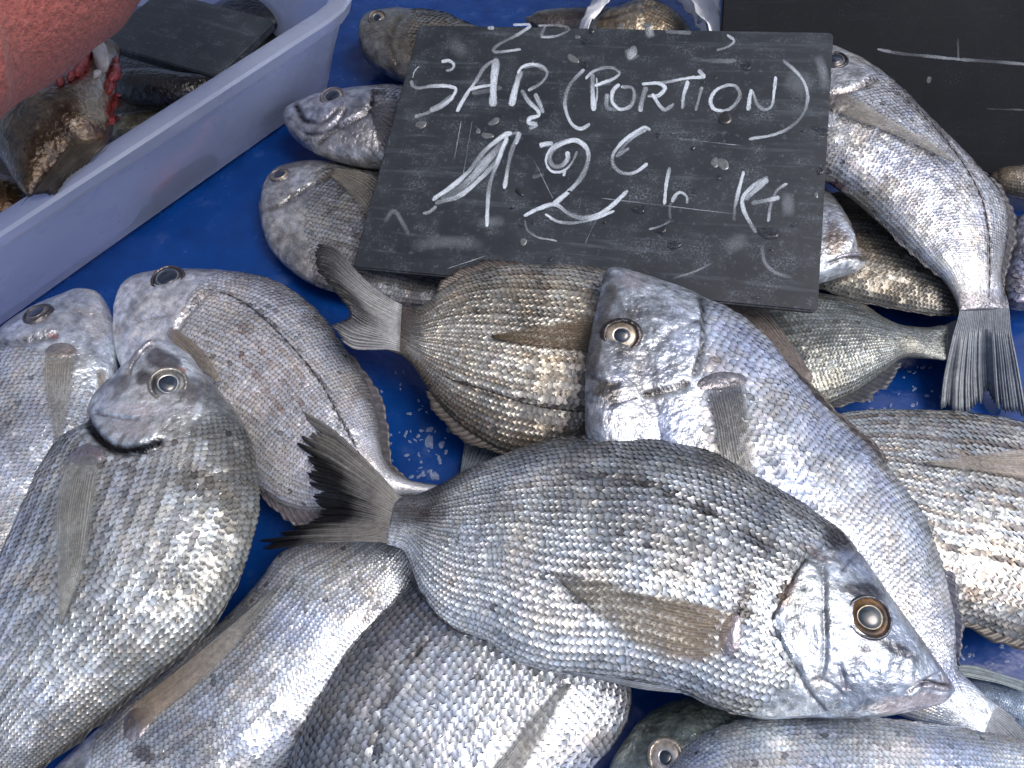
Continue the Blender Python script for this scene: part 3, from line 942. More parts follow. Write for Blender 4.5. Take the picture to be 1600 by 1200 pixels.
c_.fan("tail_fin", [(628,476),(612,468),(577,444),(547,414),(517,384),(496,379)], [(624,550),(608,546),(580,546),(550,544),(531,532)], margin=[(496,379),(492,398),(499,425),(525,458),(544,489),(528,500),(521,508),(531,532)],
    z=[.042,.050,.056], n=30, c0=(.32,.30,.29), c1=(.15,.14,.14), alpha=(.95,.8), ridge=.0003, ragged=.03, dark=lambda k, t, z: .9 * sstep(.50, .95, t + (z - .5) * .3 + .35 * np.exp(-((k - .55) / .2) ** 2) - .25 * sstep(.6, .9, k)))
c_.lip([(690,580),(700,590),(760,610),(830,632),(880,640),(930,645)], 1.5, c=(.05,.04,.035), name="lateral_line", off=.0003)
c_.edgefin("dorsal_fin", 1, .60, .84, .008, n=14, c=(.06,.05,.045), lean=1.0, up=.1)
c_.edgefin("dorsal_fin", 1, .33, .46, .005, n=6, c=(.10,.09,.09), lean=1.0, up=.1)
c_.edgefin("anal_fin", -1, .56, .83, .008, n=16, c=(.09,.08,.07), lean=.9, up=.1)

f_ = Fish("pale smooth bellied bream at the left edge below the crate wall",
    [(120,460),(90,470),(45,489),(0,519),(-50,570),(-100,660),(-130,760),(-140,880),(-120,1000)],
    [(140,457),(157,460),(173,482),(181,512),(186,550),(182,600),(155,670),(110,750),(60,850),(10,940),(-20,1000)],
    .024, .024, T=.018, nu=170, nt=100, seed=17, rows=36, head=.27, flank=(.52,.52,.55), back=(.26,.25,.27), belly=(.64,.65,.68), backw=.4, mottle=.45, blue=.45,
    creases=[dict(p=[(-10,537),(30,534),(60,527),(95,520)], w=6, d=.0018, step=.0015, side=-1, pc=(.04,.035,.04), ps=.9),
             dict(p=[(100,478),(128,490),(150,492)], w=3, d=.0008, pc=(.25,.2,.2), ps=.5)],
    blobs=[(84,526,10,4,0,(.5,.2,.17),.6),(155,500,22,40,0,(.62,.62,.64),.7),(60,505,30,9,-20,(.16,.15,.17),.5)])
f_.eye(58,490,16,10,iris=((.2,.18,.16),(.08,.07,.07)),ring=(.07,.065,.07),lean=.05,ringw=.25)
f_.fan("pectoral_fin", [(71,552),(70,590),(76,640),(86,690)], [(120,553),(116,590),(108,640),(98,692)], n=14, c0=(.36,.32,.27), c1=(.42,.40,.38), alpha=(.8,.4), lift=(.0008,.0025))
f_.boss(95,548,27,11,0,.0016,(.30,.27,.27))
f_.fan("pelvic_fin", [(150,578),(152,610),(150,650)], [(165,578),(163,610),(152,655)], n=6, c0=(.40,.32,.27), c1=(.4,.36,.33), alpha=(.9,.7), lift=(.0008,.002))

e_ = Fish("pinkish silver bream with orange dotted lines, curving behind the left fish's raised head",
    [(182,490),(190,460),(202,437),(240,424),(300,421),(356,423),(412,433),(450,448),(487,478),(525,523),(562,580),(584,625),(595,681),(600,711),(611,733),(637,749),(682,758),(715,763)],
    [(181,500),(180,525),(184,550),(200,600),(250,660),(320,710),(380,745),(420,776),(450,792),(490,800),(530,792),(580,784),(640,776),(700,782)],
    [(0,.030),(.6,.028),(1,.016)], [(0,.024),(.6,.022),(1,.016)], T=.018, nu=220, nt=120, seed=18, rows=42, head=.27, flank=(.74,.71,.73), back=(.30,.29,.305), belly=(.70,.67,.69), backw=.36, mottle=.3, blue=.2, rough=.9, edge=.5, stripe=.3, stripecol=(.34,.28,.25), nstripe=18,
    creases=[dict(p=[(326,452),(360,462),(394,482),(450,535),(499,595),(536,662),(565,715)], w=2.6, d=.0005, pc=(.045,.04,.045), ps=.85),
             dict(p=[(360,500),(400,540),(440,590),(480,640)], w=2.2, d=0, pc=(.30,.16,.09), ps=.6),
             dict(p=[(365,540),(400,585),(440,640),(470,680)], w=2.2, d=0, pc=(.30,.16,.09), ps=.55),
             dict(p=[(370,470),(420,520),(460,572),(500,640)], w=2.2, d=0, pc=(.28,.18,.12), ps=.4),
             dict(p=[(184,516),(210,505),(240,497),(275,492)], w=3, d=.0009, step=.0008, side=-1, pc=(.16,.13,.13), ps=.6),
             dict(p=[(270,520),(292,490),(315,465),(336,440)], w=6, d=.0014, step=.0016, side=-1, pc=(.10,.09,.095), ps=.7)],
    blobs=[(262,436,26,8,0,(.05,.04,.05),.8),(388,512,16,10,20,(.2,.16,.14),.4)])
e_.lip([(326,452),(360,462),(394,482),(450,535),(499,595),(536,662),(565,715)], 1.6, c=(.09,.085,.09), name="lateral_line", off=.0001)
e_.eye(262,435,20,14,iris=((.06,.055,.06),(.03,.025,.03)),ring=(.07,.06,.07),lean=.0,ringw=.2)
e_.fan("pectoral_fin", [(268,512),(295,528),(330,562),(352,600)], [(262,524),(280,545),(312,575),(345,603)], n=10, c0=(.26,.2,.16), c1=(.34,.28,.23), alpha=(.95,.8), lift=(.001,.004))
e_.edgefin("dorsal_fin", 1, .58, .88, .006, n=16, c=(.12,.115,.12), lean=1.0, up=.2)
e_.edgefin("anal_fin", -1, .52, .76, .012, n=14, c=(.13,.12,.14), lean=1.0, up=.2)

v_ = Fish("bluish bream sliver in the bottom right corner behind the big tail",
    [(1480,1062),(1525,1058),(1560,1066),(1610,1083),(1680,1110)], [(1480,1085),(1520,1112),(1580,1142),(1640,1160),(1690,1150)],
    .014, .014, T=.010, nu=90, nt=46, nb=14, seed=19, rows=24, head=.05, flank=(.30,.36,.46), back=(.22,.26,.34), belly=(.34,.4,.5), mottle=.3, blue=.9)
v_.fan("pelvic_fin", [(1480,1040),(1520,1040),(1560,1052),(1605,1066)], [(1482,1050),(1520,1060),(1560,1068),(1605,1084)], z=[.026,.022], n=5, c0=(.16,.18,.18), c1=(.20,.24,.26), alpha=(.95,.9))

b_ = Fish("big pale lilac bream with pale ringed eye, lying beneath the front fish",
    [(935,735),(918,690),(914,640),(914,610),(918,560),(925,512),(936,468),(943,432),(950,420),(962,418),(991,424),(1028,435),(1071,451),(1097,463),(1150,488),(1202,534),(1240,580),(1277,625),(1319,662),(1360,700),(1394,737),(1420,771),(1442,805),(1457,842),(1469,874),(1484,945),(1488,1000),(1490,1028),(1499,1046),(1525,1074),(1555,1100)],
    [(940,742),(950,750),(965,765),(1000,800),(1050,870),(1110,930),(1180,990),(1250,1040),(1320,1085),(1400,1115),(1450,1128),(1500,1140),(1535,1152)],
    [(0,.046),(.10,.066),(.3,.060),(.6,.038),(1,.022)], [(0,.034),(.3,.034),(.6,.028),(1,.022)], T=.018, nu=280, nt=170, nb=30, seed=20, rows=42, head=.34, flank=(.60,.60,.63), back=(.42,.43,.48), belly=(.46,.46,.48), backw=.25, mottle=.65, blue=.75, rough=1.1, edge=.6,
    headcol=(.36,.36,.38),
    noscale=[(880,400),(1070,430),(1108,462),(1112,540),(1098,600),(1040,624),(980,650),(940,720),(880,720)],
    creases=[dict(p=[(1090,458),(1097,480),(1098,500),(1097,540),(1090,566),(1080,594)], w=4, d=.0022, step=.0018, side=1, reach=22, pc=(.03,.027,.027), ps=1.1),
             dict(p=[(1080,594),(1060,604),(1037,610),(1000,617)], w=5, d=.0024, step=.0018, side=1, reach=22, pc=(.06,.045,.03), ps=1.1),
             dict(p=[(1075,505),(1045,520),(1020,545),(1000,565)], w=2.6, d=.0006, step=.0004, side=1, pc=(.16,.15,.16), ps=.5),
             dict(p=[(1080,503),(1097,501)], w=2, d=.0005, pc=(.07,.06,.06)),
             dict(p=[(1010,455),(1045,480),(1050,510),(1020,550)], w=3, d=.0006, pc=(.2,.2,.22), ps=.35),
             dict(p=[(916,588),(932,592),(950,600),(972,600)], w=4, d=.0012, pc=(.04,.035,.03), ps=.85),
             dict(p=[(914,625),(940,630),(968,628),(1000,617)], w=3, d=.0006, pc=(.08,.07,.07), ps=.6)],
    blobs=[(950,470,14,45,12,(.09,.08,.07),.75),(928,545,14,60,8,(.07,.065,.06),.8),(972,525,38,40,0,(.10,.09,.085),.7),(945,432,16,14,0,(.08,.065,.06),.7),(948,612,26,20,15,(.07,.06,.04),.8),
           (1120,570,30,16,-30,(.22,.19,.18),.5),(1115,560,10,6,40,(.30,.2,.12),.6),(985,440,30,12,15,(.36,.32,.34),.5),(930,660,14,30,0,(.10,.09,.09),.6)])
b_.eye(971,525,24,12,iris=((.52,.44,.34),(.16,.12,.08)),ring=(.035,.03,.03),lean=.5,ringw=.36,gap=(.55,.52,.46))
b_.fan("pectoral_fin", [(1100,612),(1112,650),(1120,700),(1126,745)], [(1160,594),(1166,640),(1174,690),(1184,745)], n=16, c0=(.08,.08,.095), c1=(.42,.38,.33), alpha=(.95,.55), lift=(.0012,.003), bow=.001, raydark=.32)
b_.boss(1128,596,36,16,-8,.0022,(.20,.19,.22))
b_.edgefin("dorsal_fin", 1, .50, .66, .007, n=8, c=(.07,.06,.06), lean=1.4, up=.5, saw=.2)
b_.edgefin("dorsal_fin", 1, .72, .93, .006, n=18, c=(.12,.13,.17), lean=1.1, up=.2)
b_.fan("tail_fin", [(1553,1098),(1580,1118),(1640,1170)], [(1535,1150),(1570,1180),(1620,1230)], margin=[(1640,1170),(1610,1180),(1620,1230)], z=[.022,.014], n=20, c0=(.34,.34,.36), c1=(.20,.20,.21))

g_ = Fish("bluish silver bream at bottom left with an orange tinged side fin",
    [(40,1340),(200,1340),(350,1290),(450,1210),(530,1120),(590,1040),(640,960),(670,890),(690,830),(715,790)],
    [(20,1300),(50,1240),(94,1192),(150,1140),(206,1087),(262,1046),(319,990),(337,978),(371,944),(405,906),(442,862),(500,836),(570,806),(640,785),(690,778)],
    [(0,.026),(1,.018)], [(0,.026),(1,.018)], T=.017, nu=200, nt=120, seed=21, rows=37, head=.2, flank=(.60,.60,.62), back=(.34,.34,.36), belly=(.44,.43,.43), backw=.3, mottle=.6, blue=.65, rough=1.1, stripe=.5, stripecol=(.2,.19,.2), nstripe=12,
    blobs=[(222,1178,22,14,30,(.06,.05,.05),.8)])
g_.fan("pectoral_fin", [(205,1112),(250,1076),(300,1036),(375,974),(431,925)], [(228,1146),(250,1122),(337,1052),(380,1004),(433,929)], n=18, c0=(.40,.29,.21), c1=(.30,.30,.30), alpha=(.9,.45), lift=(.0012,.002), raydark=.32)
g_.boss(214,1130,26,22,-50,.002,(.26,.23,.26))
g_.fan("tail_fin", [(705,788),(715,765),(722,720),(729,675)], [(700,782),(740,765),(800,735),(850,715)], margin=[(729,675),(765,690),(800,700),(850,715)], z=[.016,.008,.005], n=18, c0=(.17,.18,.2), c1=(.20,.22,.25), alpha=(.95,.8))

h_ = Fish("silver bream at bottom centre with dark back, under the front fish's belly",
    [(600,1420),(520,1380),(460,1300),(450,1220),(463,1162),(485,1110),(511,1065),(549,1009),(586,971),(624,933),(660,900),(720,870),(790,855),(850,850)],
    [(640,1420),(760,1370),(860,1290),(925,1200),(960,1160),(980,1120),(986,1090),(980,1062),(960,1015),(930,960),(890,890)],
    [(0,.034),(1,.026)], [(0,.028),(1,.024)], T=.019, nu=220, nt=130, seed=22, rows=37, head=.12, flank=(.63,.63,.65), back=(.22,.22,.23), belly=(.46,.46,.50), backw=.55, mottle=.45, blue=.45, stripe=.4, stripecol=(.18,.18,.19), nstripe=13, rough=1.15, edge=.5,
    creases=[dict(p=[(689,982),(655,1015),(632,1046),(615,1075),(599,1110),(588,1150),(578,1200)], w=2.8, d=.0005, pc=(.06,.055,.06), ps=.75, pw=8)],
    blobs=[(500,1170,40,60,0,(.10,.10,.11),.5)])
h_.fan("pectoral_fin", [(745,1225),(790,1175),(840,1110),(884,1070)], [(805,1225),(835,1175),(865,1120),(890,1072)], n=12, c0=(.24,.22,.20), c1=(.32,.31,.30), alpha=(.8,.55), lift=(.001,.0022), raydark=.35)
h_.edgefin("dorsal_fin", 1, .30, .72, .003, n=24, c=(.05,.05,.05), lean=1.2, up=.1)

d_ = Fish("large silver bream at left with black open gill slit and raised head",
    [(246,528),(270,535),(298,556),(316,580),(352,621),(379,655),(394,696),(402,737),(404,794),(393,844),(370,911),(336,967),(285,1018),(225,1066),(169,1114),(112,1160),(60,1200),(0,1245),(-60,1290)],
    [(240,528),(218,550),(203,572),(175,595),(148,620),(135,645),(128,668),(90,692),(49,756),(10,845),(-25,920),(-60,1000),(-100,1090),(-130,1180),(-120,1260)],
    [(0,.060),(.35,.055),(1,.034)], [(0,.058),(.35,.050),(1,.034)], T=.019, nu=300, nt=190, nb=30, seed=23, rows=39, head=.17, flank=(.62,.62,.62), back=(.25,.25,.24), belly=(.58,.58,.60), backw=.5, mottle=.6, blue=.3, gold=.05, rough=1.1, edge=.55, stripe=.6, stripecol=(.16,.155,.145), nstripe=13,
    headcol=(.52,.52,.55),
    noscale=[(120,600),(250,505),(320,580),(335,640),(300,680),(262,690),(180,715),(125,690)],
    creases=[dict(p=[(133,640),(142,668),(160,690),(180,702),(205,704),(235,697),(264,684)], w=7, d=.0035, step=.0022, side=-1, reach=25, pc=(.003,.003,.004), ps=1.6, pw=7.5),
             dict(p=[(147,638),(155,647),(175,651),(200,655),(222,656)], w=2.4, d=.0008, step=.0006, side=-1, pc=(.14,.11,.12), ps=.7),
             dict(p=[(244,532),(222,548),(206,570),(200,590)], w=3, d=.0014, step=.0008, side=1, pc=(.08,.08,.085), ps=.6),
             dict(p=[(320,580),(325,610),(318,640),(300,665)], w=4, d=.0007, pc=(.12,.12,.12), ps=.4)],
    blobs=[(255,562,30,18,20,(.07,.065,.08),.85),(228,592,22,12,-10,(.05,.045,.05),.8),(186,607,30,18,-40,(.12,.115,.13),.8),(300,610,20,34,-20,(.13,.12,.12),.6),(285,580,8,5,40,(.5,.18,.12),.7),
           (130,712,26,14,0,(.14,.12,.14),.7),(160,722,10,14,0,(.04,.04,.045),.8),(200,730,18,9,20,(.08,.08,.09),.6),(310,750,50,22,0,(.13,.115,.09),.6),(350,680,30,90,-14,(.11,.11,.10),.5),(335,600,20,40,-30,(.12,.115,.115),.55),(370,780,30,80,0,(.16,.15,.12),.55),(120,1150,90,60,-40,(.12,.11,.10),.6),(300,640,20,12,0,(.40,.40,.46),.5),(205,638,52,10,8,(.66,.66,.70),.8),(205,668,44,11,2,(.55,.55,.58),.7),(165,618,16,10,-50,(.55,.55,.6),.7)])
d_.eye(263,601,23,13,iris=((.30,.30,.30),(.035,.04,.05)),ring=(.26,.25,.22),lean=.4,ringw=.22,gap=(.5,.52,.5))
d_.lip([(244,530),(226,542),(211,560),(203,576)], 5)
d_.fan("pectoral_fin", [(108,716),(92,800),(96,880),(101,975)], [(166,716),(157,760),(150,810),(139,880),(103,976)], n=18, c0=(.30,.28,.25), c1=(.40,.38,.35), alpha=(.85,.45), lift=(.0010,.0016), raydark=.35, bow=.0008)
d_.boss(137,712,33,15,0,.0022,(.20,.17,.20))
d_.edgefin("dorsal_fin", 1, .36, .96, .006, n=30, c=(.05,.05,.05), lean=1.3, up=.25)

j_ = Fish("greenish bream head peeping between the front fish's throat and the bottom right fish",
    [(950,1205),(955,1189),(975,1159),(1010,1119),(1050,1096),(1090,1088),(1130,1094),(1175,1118),(1230,1150),(1280,1200)],
    [(955,1220),(980,1270),(1040,1300),(1120,1310),(1200,1290),(1260,1240)],
    .030, .030, T=.018, nu=110, nt=80, seed=24, rows=26, head=.45, flank=(.26,.28,.25), back=(.14,.16,.13), belly=(.4,.42,.42), backw=.6, mottle=.7, blue=.15)
j_.eye(1040,1184,21,9,iris=((.55,.50,.44),(.42,.38,.34)),ring=(.40,.36,.30),lean=.4,ringw=.25,gap=(.3,.32,.33))

i_ = Fish("pale lilac blue bream along the bottom right edge, only its back in view",
    [(1020,1260),(1030,1222),(1046,1199),(1075,1166),(1112,1139),(1157,1126),(1225,1120),(1300,1119),(1375,1122),(1450,1130),(1525,1141),(1600,1158),(1680,1190),(1740,1222)],
    [(1030,1290),(1080,1340),(1200,1390),(1350,1400),(1500,1370),(1620,1320),(1700,1270),(1740,1240)],
    .048, .048, T=.018, nu=170, nt=100, seed=25, rows=32, head=.02, flank=(.72,.73,.76), back=(.70,.70,.73), belly=(.6,.6,.64), backw=.15, mottle=.5, blue=.7, rough=.8, edge=.65)
i_.edgefin("dorsal_fin", 1, .36, .74, .003, n=12, c=(.22,.21,.21), lean=1.2, up=.1, saw=.1)

a_ = Fish("whole silver bream on top in front, amber eye and pointed snout",
    [(1491,1074),(1478,1056),(1450,1020),(1425,985),(1405,957),(1375,910),(1349,873),(1319,835),(1285,808),(1240,778),(1187,748),(1120,710),(1050,691),(1000,685),(930,683),(880,687),(820,699),(760,721),(715,742),(680,761),(650,773),(618,776)],
    [(1489,1082),(1476,1097),(1442,1108),(1394,1119),(1337,1124),(1262,1122),(1180,1122),(1112,1103),(1064,1080),(1000,1064),(940,1055),(865,1050),(805,1031),(760,1001),(711,981),(681,956),(655,915),(641,877),(632,860),(604,850)],
    [(0,.066),(.35,.064),(.75,.052),(1,.048)], [(0,.066),(.35,.060),(.75,.050),(1,.048)], T=.020, nu=330, nt=210, nb=34, seed=26, rows=37, head=.26, flank=(.62,.62,.62), back=(.27,.27,.28), belly=(.64,.64,.65), backw=.46, mottle=.35, blue=.35, rough=1.15, edge=.42,
    headcol=(.28,.31,.38), stripe=.5, stripecol=(.19,.19,.20), nstripe=15, bands=[(.93,.05,.75),(.985,.02,.3),(.80,.025,.3),(.71,.025,.35),(.61,.025,.3),(.50,.025,.3),(.40,.02,.2)],
    noscale=[(1262,862),(1240,902),(1222,938),(1203,972),(1220,1000),(1242,1040),(1262,1076),(1285,1130),(1520,1130),(1500,1040),(1370,880),(1320,845)],
    creases=[dict(p=[(1262,868),(1240,900),(1221,937),(1203,971)], w=4, d=.0010, step=.0014, side=-1, reach=30, pc=(.16,.10,.08), ps=.6),
             dict(p=[(1203,971),(1217,997),(1240,1039),(1262,1076),(1296,1118)], w=3, d=.0010, step=.0012, side=-1, reach=26, pc=(.16,.14,.17), ps=.55),
             dict(p=[(1285,880),(1288,920),(1289,980),(1289,1030),(1280,1068)], w=3.2, d=.0009, step=.0005, side=-1, pc=(.17,.17,.22), ps=.55),
             dict(p=[(1262,1066),(1275,1060),(1300,1070),(1320,1090)], w=3, d=.0006, pc=(.22,.2,.22), ps=.5),
             dict(p=[(1490,1072),(1470,1070),(1452,1066),(1436,1070),(1420,1082)], w=3, d=.0013, pc=(.14,.10,.09), ps=.8, fade=False),
             dict(p=[(1470,1050),(1450,1060),(1438,1068)], w=2.5, d=.0007, step=.0006, side=1, pc=(.2,.19,.22), ps=.4),
             dict(p=[(1310,1035),(1318,1060),(1322,1080)], w=4, d=.0006, pc=(.14,.13,.17), ps=.6),
             dict(p=[(880,742),(930,744),(985,750),(1040,768),(1100,795),(1160,830),(1225,868)], w=2.6, d=.0005, pc=(.05,.045,.045), ps=.8, pw=8),
             dict(p=[(1345,858),(1322,880),(1312,900)], w=3, d=.0006, pc=(.15,.16,.22), ps=.5)],
    blobs=[(1168,930,12,34,18,(.03,.028,.03),.9),(1162,960,26,12,10,(.010,.010,.014),1.),(1322,850,50,26,40,(.05,.05,.055),.9),(1275,865,26,10,35,(.22,.15,.13),.5),(1230,925,10,32,25,(.34,.23,.17),.7),
           (1355,925,40,15,15,(.03,.03,.04),.95),(1352,1015,16,9,0,(.06,.065,.08),.9),(1400,1000,40,30,40,(.30,.36,.48),.45),(1340,880,40,14,30,(.33,.40,.56),.6),
           (1420,1100,80,17,-6,(.56,.50,.50),.8),(1478,1064,14,7,40,(.28,.24,.24),.6),(1180,800,60,26,30,(.09,.10,.13),.55),(640,800,50,18,5,(.06,.05,.05),.55),(1320,1072,14,10,30,(.2,.18,.2),.4),(1425,1066,12,8,0,(.62,.62,.64),.7),
           (1140,1105,60,20,15,(.52,.50,.42),.5),(1395,1012,48,14,24,(.03,.035,.05),.95),(1340,1030,20,10,60,(.08,.085,.11),.7)],
    plates=[dict(p=[(1285,885),(1262,872),(1240,902),(1223,938),(1206,970),(1220,995),(1243,1037),(1266,1076),(1280,1066),(1287,1030),(1287,960)], h=.0008, soft=9, free=[(1262,868),(1240,900),(1221,937),(1204,971),(1217,997),(1240,1039)])])
a_.eye(1357,965,27,15,iris=((.34,.18,.06),(.05,.032,.022)),ring=(.08,.085,.10),lean=.35,ringw=.16,gap=(.30,.29,.22),pupil=simple("pupil_cloudy",(.035,.05,.06),.25,0,1.,300,.4))
a_.lip([(1487,1076),(1470,1074),(1452,1071),(1438,1074)], 4)
a_.fan("pectoral_fin", [(1150,958),(1100,946),(1000,925),(920,905),(858,892)], [(1128,1030),(1085,1034),(1040,1030),(960,985),(900,930)], margin=[(858,892),(870,905),(900,930)], n=20, c0=(.42,.29,.18), c1=(.34,.29,.23), alpha=(.95,.5), lift=(.0014,.0018), raydark=.355, bow=.0005, kfade=.35,
    dark=lambda k, t, z: .45 * np.exp(-((k - .12) / .12) ** 2) * sstep(.1, .5, t))
a_.fan("tail_fin", [(640,776),(626,776),(600,747),(562,709),(517,668),(478,644)], [(626,856),(612,850),(560,846),(520,847),(475,849),(398,859)], margin=[(478,644),(477,670),(480,725),(487,757),(506,798),(488,812),(456,826),(398,859)],
    z=[.048,.050,.046,.040], n=40, m=20, c0=(.24,.21,.19), c1=(.20,.18,.16), alpha=(1.,.88), ridge=.0003, ragged=.05, raydark=.3,
    dark=lambda k, t, z: np.clip(.97 * sstep(.52, .88, t + (z - .5) * .25 + .22 * np.exp(-((k - .52) / .22) ** 2) - .45 * sstep(.3, 0, k) + .1 * sstep(.8, 1, k)), 0, 1))
a_.boss(1142,992,17,38,14,.0018,(.38,.33,.36))
a_.edgefin("dorsal_fin", 1, .40, .80, .005, n=26, c=(.06,.06,.06), lean=1.5, up=.35)
a_.edgefin("anal_fin", -1, .73, .90, .004, n=14, c=(.06,.06,.07), lean=1.2, up=.0)
a_.fan("pelvic_fin", [(1075,1078),(1000,1066),(930,1054),(880,1048)], [(1080,1084),(1000,1076),(940,1062),(880,1050)], z=[.058,.056], n=5, c0=(.30,.31,.34), c1=(.14,.15,.18), alpha=(1,.95))

# ------------------------------------------------------------------ the slate with the price
def slate_mat(name, dust=.5):
    m, nt, b = newmat(name)
    n1 = noise_node(nt, 14, 5, .6)
    base = ramp(nt, n1.outputs[0], [(.25, (.012, .016, .022)), (.75, (.038, .045, .053))])
    n2 = noise_node(nt, 55, 6, .7)
    n3 = noise_node(nt, 900, 3, .7)
    r2 = ramp(nt, n2.outputs[0], [(.50, (0, 0, 0)), (.78, (1, 1, 1))])
    r3 = ramp(nt, n3.outputs[0], [(.48, (0, 0, 0)), (.66, (1, 1, 1))])
    k = mul(nt, r2.outputs[0], r3.outputs[0])
    n4 = noise_node(nt, 260, 4, .75)
    r4 = ramp(nt, n4.outputs[0], [(.58, (0, 0, 0)), (.75, (.35, .35, .35))])
    k = mul(nt, k, r4.outputs[0], 1, 'ADD')
    # wiped streaks along the writing direction
    n5 = noise_node(nt, 40, 4, .7, stretch=(.25, 3.0, 1))
    r5 = ramp(nt, n5.outputs[0], [(.55, (0, 0, 0)), (.8, (.3, .3, .3))])
    k = mul(nt, k, r5.outputs[0], 1, 'ADD')
    kk = nt.nodes.new("ShaderNodeMath"); kk.operation = 'MULTIPLY'; kk.inputs[1].default_value = dust; kk.use_clamp = True
    nt.links.new(k, kk.inputs[0])
    mx = nt.nodes.new("ShaderNodeMix"); mx.data_type = 'RGBA'
    nt.links.new(kk.outputs[0], mx.inputs[0]); nt.links.new(base.outputs[0], mx.inputs[6]); mx.inputs[7].default_value = (.30, .36, .43, 1)
    nt.links.new(mx.outputs[2], b.inputs['Base Color'])
    rr = ramp(nt, n2.outputs[0], [(.3, (.38,) * 3), (.7, (.56,) * 3)])
    nt.links.new(rr.outputs[0], b.inputs['Roughness'])
    b.inputs['Specular IOR Level'].default_value = .35
    bp = bump(nt, n3.outputs[0], .12, .0004)
    bp = bump(nt, n2.outputs[0], .1, .001, bp)
    nt.links.new(bp.outputs[0], b.inputs['Normal'])
    return m
M_SLATE = slate_mat("slate_plastic", .72)
M_SLATE2 = slate_mat("slate_plastic_dark", .07)
_b = M_SLATE2.node_tree.nodes["Principled BSDF"]; _b.inputs["Specular IOR Level"].default_value = .05
for _n in M_SLATE2.node_tree.nodes:
    if _n.type == "VALTORGB" and _n.color_ramp.elements[0].color[0] > .01 and _n.color_ramp.elements[0].color[0] < .02:
        _n.color_ramp.elements[0].color = (.005, .007, .010, 1); _n.color_ramp.elements[1].color = (.011, .014, .018, 1)

def chalk_mat():
    m, nt, b = newmat("chalk")
    uv = nt.nodes.new("ShaderNodeUVMap"); uv.uv_map = "UVMap"
    mp = nt.nodes.new("ShaderNodeMapping"); mp.inputs['Scale'].default_value = (1.2, 9, 1)
    nt.links.new(uv.outputs[0], mp.inputs[0])
    n = N(nt, "ShaderNodeTexNoise", Scale=2.2, Detail=4, Roughness=.65); nt.links.new(mp.outputs[0], n.inputs['Vector'])
    n2 = noise_node(nt, 1500, 3, .7)
    at = nt.nodes.new("ShaderNodeAttribute"); at.attribute_name = "pig"
    r1 = ramp(nt, n.outputs[0], [(.28, (.0,) * 3), (.55, (1,) * 3)])
    r2 = ramp(nt, n2.outputs[0], [(.28, (.45,) * 3), (.58, (1,) * 3)])
    al = mul(nt, mul(nt, r1.outputs[0], r2.outputs[0]), at.outputs[0])
    rgb = nt.nodes.new("ShaderNodeRGBToBW"); nt.links.new(al, rgb.inputs[0])
    nt.links.new(rgb.outputs[0], b.inputs['Alpha'])
    b.inputs['Base Color'].default_value = (.74, .83, .92, 1)
    b.inputs['Roughness'].default_value = .95
    b.inputs['Specular IOR Level'].default_value = .1
    return m
M_CHALK = chalk_mat()

corner = np.array([(550, 418), (1278, 487), (1303, 50), (655, 38)], float)      # BL BR TR TL
dr = rays(corner)
A = np.stack([-dr[0], dr[1], -dr[2], dr[3]], 1)          # P1-P0 = P2-P3
lam = np.linalg.svd(A)[2][-1]
lam = lam / lam[0]
pts = dr * lam[:, None]
bc = (pts[0] + pts[1]) / 2
SLATE_Z = .040
k = (SLATE_Z - CP[2]) / bc[2]
pts = CP + pts * k
O = pts[0]; EX = pts[1] - pts[0]; EY = pts[3] - pts[0]
WX, WY = np.linalg.norm(EX), np.linalg.norm(EY)
ex = EX / WX; ey = EY - ex * (EY @ ex); ey /= np.linalg.norm(ey); en = np.cross(ex, ey)
print("slate size", WX, WY, "corner z", pts[:, 2], "skew", ex @ (EY / WY), "tilt", math.degrees(math.acos(en[2])))

def slab(name, O, ex, ey, en, w, h, th, rad, mat, **kw):
    bm = bmesh.new()
    vs = []
    for cx, cy, a0 in ((w - rad, h - rad, 0), (rad, h - rad, 90), (rad, rad, 180), (w - rad, rad, 270)):
        for q in range(5):
            a = R(a0 + q * 22.5)
            vs.append(bm.verts.new((cx + rad * math.cos(a), cy + rad * math.sin(a), 0)))
    f = bm.faces.new(vs)
    r = bmesh.ops.extrude_face_region(bm, geom=[f])
    for v in [g for g in r['geom'] if isinstance(g, bmesh.types.BMVert)]: v.co.z -= th
    bm.normal_update()
    bmesh.ops.recalc_face_normals(bm, faces=bm.faces[:])
    ed = [e for e in bm.edges if len(e.link_faces) == 2 and e.calc_face_angle(0) > 1.0]
    bmesh.ops.bevel(bm, geom=ed, offset=.0008, segments=3, affect='EDGES')
    me = bpy.data.meshes.new(name); bm.to_mesh(me); bm.free()
    me.materials.append(mat)
    o = bpy.data.objects.new(name, me); COL.objects.link(o)
    M = Matrix(((ex[0], ey[0], en[0], O[0]), (ex[1], ey[1], en[1], O[1]), (ex[2], ey[2], en[2], O[2]), (0, 0, 0, 1)))
    for k, v in kw.items(): o[k] = v
    return o, M

slate = empty("price_slate", O, "dark grey slate chalked SAR (PORTION) 12 euro le Kg, lying on the fish", "price sign")
sl, M = slab("board", O, ex, ey, en, WX, WY, .0035, .003, M_SLATE)
sl.parent = slate
M.translation = (0, 0, 0); sl.matrix_local = M

def onslate(px, off):
    d = rays(px)
    t = ((O - CP) @ en) / (d @ en)
    return CP + d * t[:, None] + en * off

